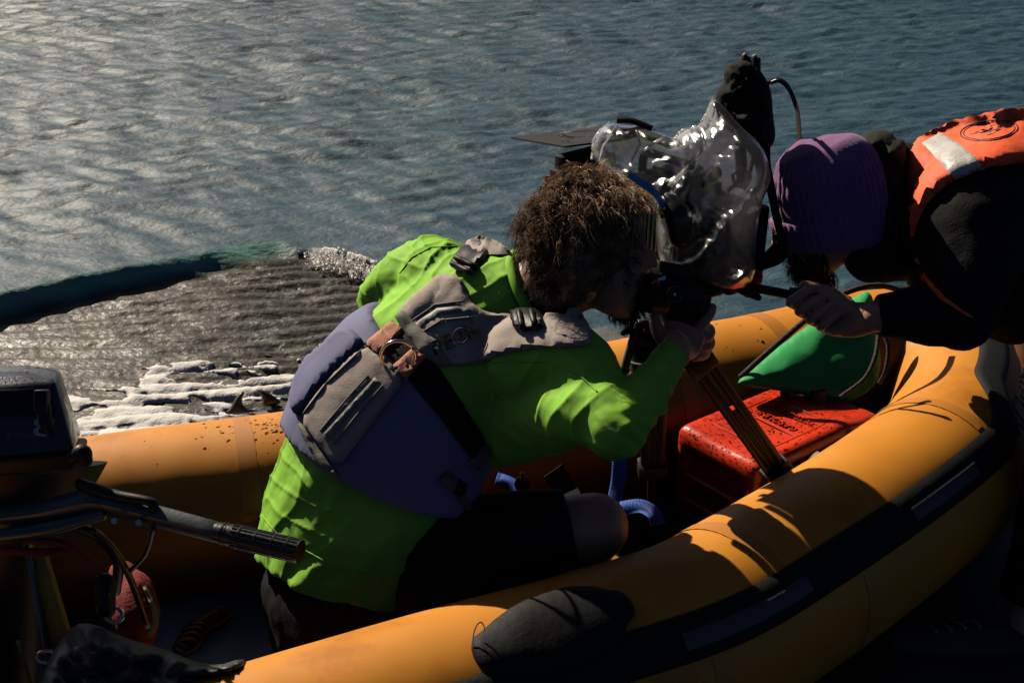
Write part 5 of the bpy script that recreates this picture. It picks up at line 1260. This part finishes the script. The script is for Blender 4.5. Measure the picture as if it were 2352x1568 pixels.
# fist round the grip
h = MB()
gx = (PB1 - PB0).normalized(); G0 = PB0.lerp(PB1, .70)
h.sweep([WR2 + AX * .05, WR2, W(1955, 734, 2.615), W(1925, 722, 2.628)], [(.026, .022), (.028, .022), (.034, .020), (.034, .014)], n=18, up=-AF)
for k, (x0, y0, x1, y1) in enumerate(((1815, 690, 1862, 664), (1836, 710, 1884, 685), (1860, 729, 1908, 703), (1884, 746, 1926, 722))):
    rr = (.0096, .0100, .0096, .0085)[k]
    h.sweep([W(x1 + 6, y1 - 4, 2.592), W(x1 - 8, y1 + 3, 2.583), W(x0 + 6, y0, 2.583), W(x0 + 4, y0 + 6, 2.605), W(x0 + 40, y0 + 16, 2.632), W(x0 + 95, y0 + 14, 2.628)], [rr * .8, rr * .92, rr, rr * 1.02, rr * 1.1, rr * 1.2], n=14, dome=True)
h.sweep([W(1945, 705, 2.60), W(1910, 678, 2.60), W(1880, 664, 2.60), W(1848, 656, 2.603)], [.018, .0145, .0120, .0100], n=12, dome=True)
h.build('hand', M['skin'], man2, fuse=(.0028, 1), sharp=None)
# jacket: bulky black sleeves and back
j = MB()
j.sweep([W(2080, 520, 2.80)] + TS, [(.09, .09), (.175, .128), (.205, .142), (.20, .138), (.185, .14), (.18, .14)], n=36, sub=30, up=AU)
j.sweep([W(2300, 470, 2.74), SH2, W(2225, 625, 2.61), EL2], [.13, .118, .090, .072], n=26, dome=True)
j.sweep([EL2, EL2.lerp(WR2, .5), EL2.lerp(WR2, .97)], [.070, .055, .040], n=22)
j.sweep([W(2200, 470, 3.04), W(2180, 650, 3.10), W(2150, 740, 3.09)], [.09, .07, .045], n=18, dome=True)
j.ell(W(2330, 640, 2.82), AX * .14, AU * .13, AF * .13, 24, 16)
jk2 = j.build('coat', M['jacket'], man2, fuse=(.009, 5), sharp=None, disp=lambda c: .006 * noise.fractal(c * 7, .6, 2.1, 4) + .004 * math.sin(c.x * 40 - c.z * 30 + 3 * nz(c, 5)) * max(0, nz(c, 4)))
t = MB(); t.sweep([HP - AX * .02 + AU * .05, W(2500, 900, 2.98), W(2462, 1120, 2.94), W(2372, 1400, 2.92)], [.15, .118, .098, .075], n=24)
t.sweep([HP + AX * .05, W(2640, 1000, 3.0), W(2640, 1250, 2.94), W(2605, 1530, 2.9)], [.14, .11, .09, .07], n=20)
t.build('trousers', M['blackcloth'], man2, fuse=(.010, 4), sharp=None, disp=lambda c: .006 * noise.fractal(c * 8, .6, 2.1, 3))
# shoes
for (x, y, d) in ((2170, 1478, 2.90), (2420, 1600, 2.86)):
    hx = W(x + 190, y + 20, d + .02); tx_ = W(x - 110, y - 8, d)
    m = MB(); m.sweep([hx, hx.lerp(tx_, .35), hx.lerp(tx_, .7), tx_], [(.042, .055), (.044, .052), (.048, .036), (.038, .026)], n=20, sub=14, up=AU, dome=True); sh = m.build('shoe', M['shoe'], man2, sharp=None)
    m = MB(); dn = Vector((0, 0, -.036)); m.sweep([hx + dn, hx.lerp(tx_, .35) + dn, hx.lerp(tx_, .7) + dn, tx_ + dn * .7], [(.045, .012), (.046, .012), (.050, .012), (.040, .010)], n=16, sub=14, up=(0, 0, 1), dome=True); m.build('sole', M['sole'], sh, sharp=None)
    for k in range(4):
        c_ = hx.lerp(tx_, .42 + .11 * k) + AU * (.048 - .006 * k); m = MB(); m.sweep([c_ - AF * .03 + AX * .006, c_ + AU * .006, c_ + AF * .03 - AX * .006], .0032, n=6); m.build('lace', M['sole'], sh, sharp=None)
# hood and collar
m = pillow([(1958, 340), (1966, 316), (1990, 302), (2030, 298), (2050, 306), (2056, 318), (2078, 320), (2084, 350), (2080, 420), (2076, 520), (2070, 600), (2030, 620), (2010, 560), (2006, 470), (1990, 400)], lambda x, y: 2.76, .085, .09, 40, step=8, rnd=1, wob=.03, wscale=15)
m.build('hood', M['olive'], man2, sharp=None)
m = MB(); m.sweep([W(2000, 585, 2.72), W(2060, 560, 2.76), W(2090, 500, 2.80), W(2080, 420, 2.82)], [.055, .075, .09, .08], n=20, dome=True); m.build('collar', M['jacket'], man2, fuse=(.008, 3), sharp=None, disp=lambda c: .004 * noise.fractal(c * 14, .6, 2, 3))
# beanie with a turned-up cuff
def bnd(c):
    return .0022 * noise.fractal(c * 30, .6, 2.2, 3) + .006 * noise.fractal(c * 9, .5, 2, 2)
m = MB(); m.sweep([H2 - U2 * .062 + F2 * .014, H2 - U2 * .02, H2 + U2 * .045, H2 + U2 * .082 + F2 * .004, H2 + U2 * .110 + F2 * .010, H2 + U2 * .124 + F2 * .012, H2 + U2 * .127 + F2 * .012], [(.074, .090), (.087, .106), (.090, .108), (.081, .098), (.060, .074), (.034, .040), (.006, .006)], n=276, sub=60, up=F2, dome=False)
def knit(c):
    l = c - H2; a_ = math.atan2(l.dot(R2_) / .09, l.dot(F2) / .107); hgt_ = l.dot(U2)
    return .0011 * math.cos(a_ * 46) * (1 if hgt_ < .085 else max(0, 1 - (hgt_ - .085) / .03)) + .003 * noise.fractal(c * 14, .5, 2, 2) - .007 * max(0, 1 - abs(hgt_ - .015 - .012 * math.cos(a_)) / .006) * .35
be = m.build('beanie', M['beanie'], man2, sharp=None, disp=knit)
m = MB(); NB = 276; vs = []; fs = []
cx0 = H2 + F2 * .018 - U2 * .022
for i, (z_, g_) in enumerate(((-.050, -.006), (-.053, 0), (-.04, .0035), (-.010, .004), (.004, .002), (.006, -.005))):
    for k in range(NB):
        a = 2 * math.pi * k / NB; rb_ = .0012 * math.cos(a * 46) if 0 < i < 5 else 0
        vs.append(cx0 - F2 * .006 + U2 * (z_ + .012 * math.cos(a)) + R2_ * ((.083 + g_ + rb_ + .12 * (z_ + .02)) * math.sin(a)) + F2 * ((.100 + g_ + rb_ + .12 * (z_ + .02)) * math.cos(a)))
for i in range(5):
    for k in range(NB): fs.append((i * NB + k, i * NB + (k + 1) % NB, (i + 1) * NB + (k + 1) % NB, (i + 1) * NB + k))
m.add(vs, fs); m.build('beanie_cuff', M['beanie'], be, sharp=None)
m = MB(); sp_ = []
for k in range(25):
    a = math.radians(-100 + 200 * k / 24); sp_.append(H2 + U2 * (.118 * math.cos(a) + .004) + F2 * (.104 * math.sin(a)) + R2_ * .012)
bb = bvh_of([be]); sp2 = []
for x, y in ((1832, 316), (1810, 345), (1795, 385), (1792, 430), (1800, 475), (1822, 508), (1850, 520)):
    hh = bb.ray_cast(CAMV, (W(x, y, 1) - CAMV).normalized())
    if hh[0] is not None: sp2.append(hh[0])
if len(sp2) > 2: m.sweep(sp2, .0038, n=8, sub=40); m.build('knit_seam', M['beanie'], be, sharp=None)
# glasses and beard
m = MB(); gb = H2 + F2 * .100 - U2 * .030; m.sweep([gb + R2_ * .065 - F2 * .09, gb + R2_ * .062 - F2 * .01, gb + R2_ * .02 + F2 * .012, gb - R2_ * .02 + F2 * .012, gb - R2_ * .062 - F2 * .01], .0028, n=8, sub=30); gls = m.build('glasses', M['blackplastic'], man2, sharp=None)
m = MB()
for s_ in (-1, 1): m.ell(gb + R2_ * (.033 * s_) + F2 * .010 - U2 * .012, R2_ * .024, F2 * .002, U2 * .019, 20, 8)
m.build('lens', M['glass'], gls)
def jaw2(v):
    e = Vector((v[0] * .059, v[1] * .060, v[2] * .078)); mt_ = Matrix((R2_, F2, U2)).transposed(); return H2 + F2 * .032 - U2 * .068 + mt_ @ e, mt_ @ Vector((v[0], v[1], v[2])).normalized()
strands('beard', M['beard'], man2, 1500, 33, lambda v, g: ((v[1] > -.2 and v[2] < .05 and not (abs(v[0]) < .3 and v[1] > .9 and v[2] > -.3)), 1.0, Matrix((R2_, F2, U2)).transposed() @ Vector((0, .15, -.6))), .018, .04, .35, .0008, jaw2)
# orange vest
coatb = bvh_of([jk2])
def jp(name, poly, m_, th, par, edge=12, bvh=coatb, rnd=1, wob=.0015, step=9, dmax=None): return patch(poly, bvh, th, edge=edge, step=step, rnd=rnd, sink=.02, wob=wob, dmax=dmax).build(name, m_, par, sharp=55)
V1 = jp('orange_vest', [(2084, 420), (2090, 350), (2130, 316), (2200, 286), (2280, 268), (2380, 256), (2560, 250), (2560, 384), (2380, 378), (2300, 384), (2220, 404), (2160, 440), (2120, 490), (2102, 560), (2096, 500)], M['orangevest'], .026, man2, edge=18, dmax=2.83)
vb = bvh_of([jk2, V1])
jp('reflective_tape', [(2116, 330), (2160, 306), (2200, 330), (2240, 362), (2262, 386), (2236, 396), (2194, 412), (2160, 376), (2138, 350)], M['silver'], .004, V1, edge=4, bvh=vb, rnd=0)
jp('orange_edge', [(2098, 580), (2106, 580), (2130, 636), (2170, 684), (2236, 728), (2222, 726), (2160, 690), (2118, 644)], M['orangevest'], .012, V1, edge=5, bvh=vb, rnd=0)
m = pillow([(2064, 606), (2100, 586), (2124, 640), (2180, 700), (2196, 716), (2150, 700), (2090, 668)], 2.74, .03, .03, 18, step=7); m.build('green_bib', M['hivis'], man2, sharp=None)
def onv(x, y):
    q = vb.ray_cast(CAMV, (W(x, y, 1) - CAMV).normalized()); return q
for (rx, ry, rr) in ((66, 23, .0013), (59, 19.5, .0010)):
    m = MB(); pts = []
    for k in range(72):
        a = 2 * math.pi * k / 71; q = onv(2272 + rx * math.cos(a), 300 - .10 * rx * math.cos(a) + ry * math.sin(a))
        if q[0] is not None: pts.append(q[0] - (q[0] - CAMV).normalized() * .0015)
    m.sweep(pts, rr, n=6, sub=len(pts)); m.build('printed_ring', M['letters'], V1, sharp=None)
qa, qb, qc, qd = onv(2300, 296), onv(2244, 303), onv(2272, 312), onv(2272, 290)
r_ = (qb[0] - qa[0]).normalized(); u_ = (qc[0] - qd[0]); u_ = (u_ - r_ * u_.dot(r_)); hgt = u_.length; u_.normalize()
tm = text_mesh('Ferry', (qb[0] - qa[0]).length * 1.25, .0006, onv(2271, 300)[0], r_, u_, -AF, squash=hgt * 1.0); drape_text(tm, vb, .0014); link('lettering', tm, M['letters'], V1)
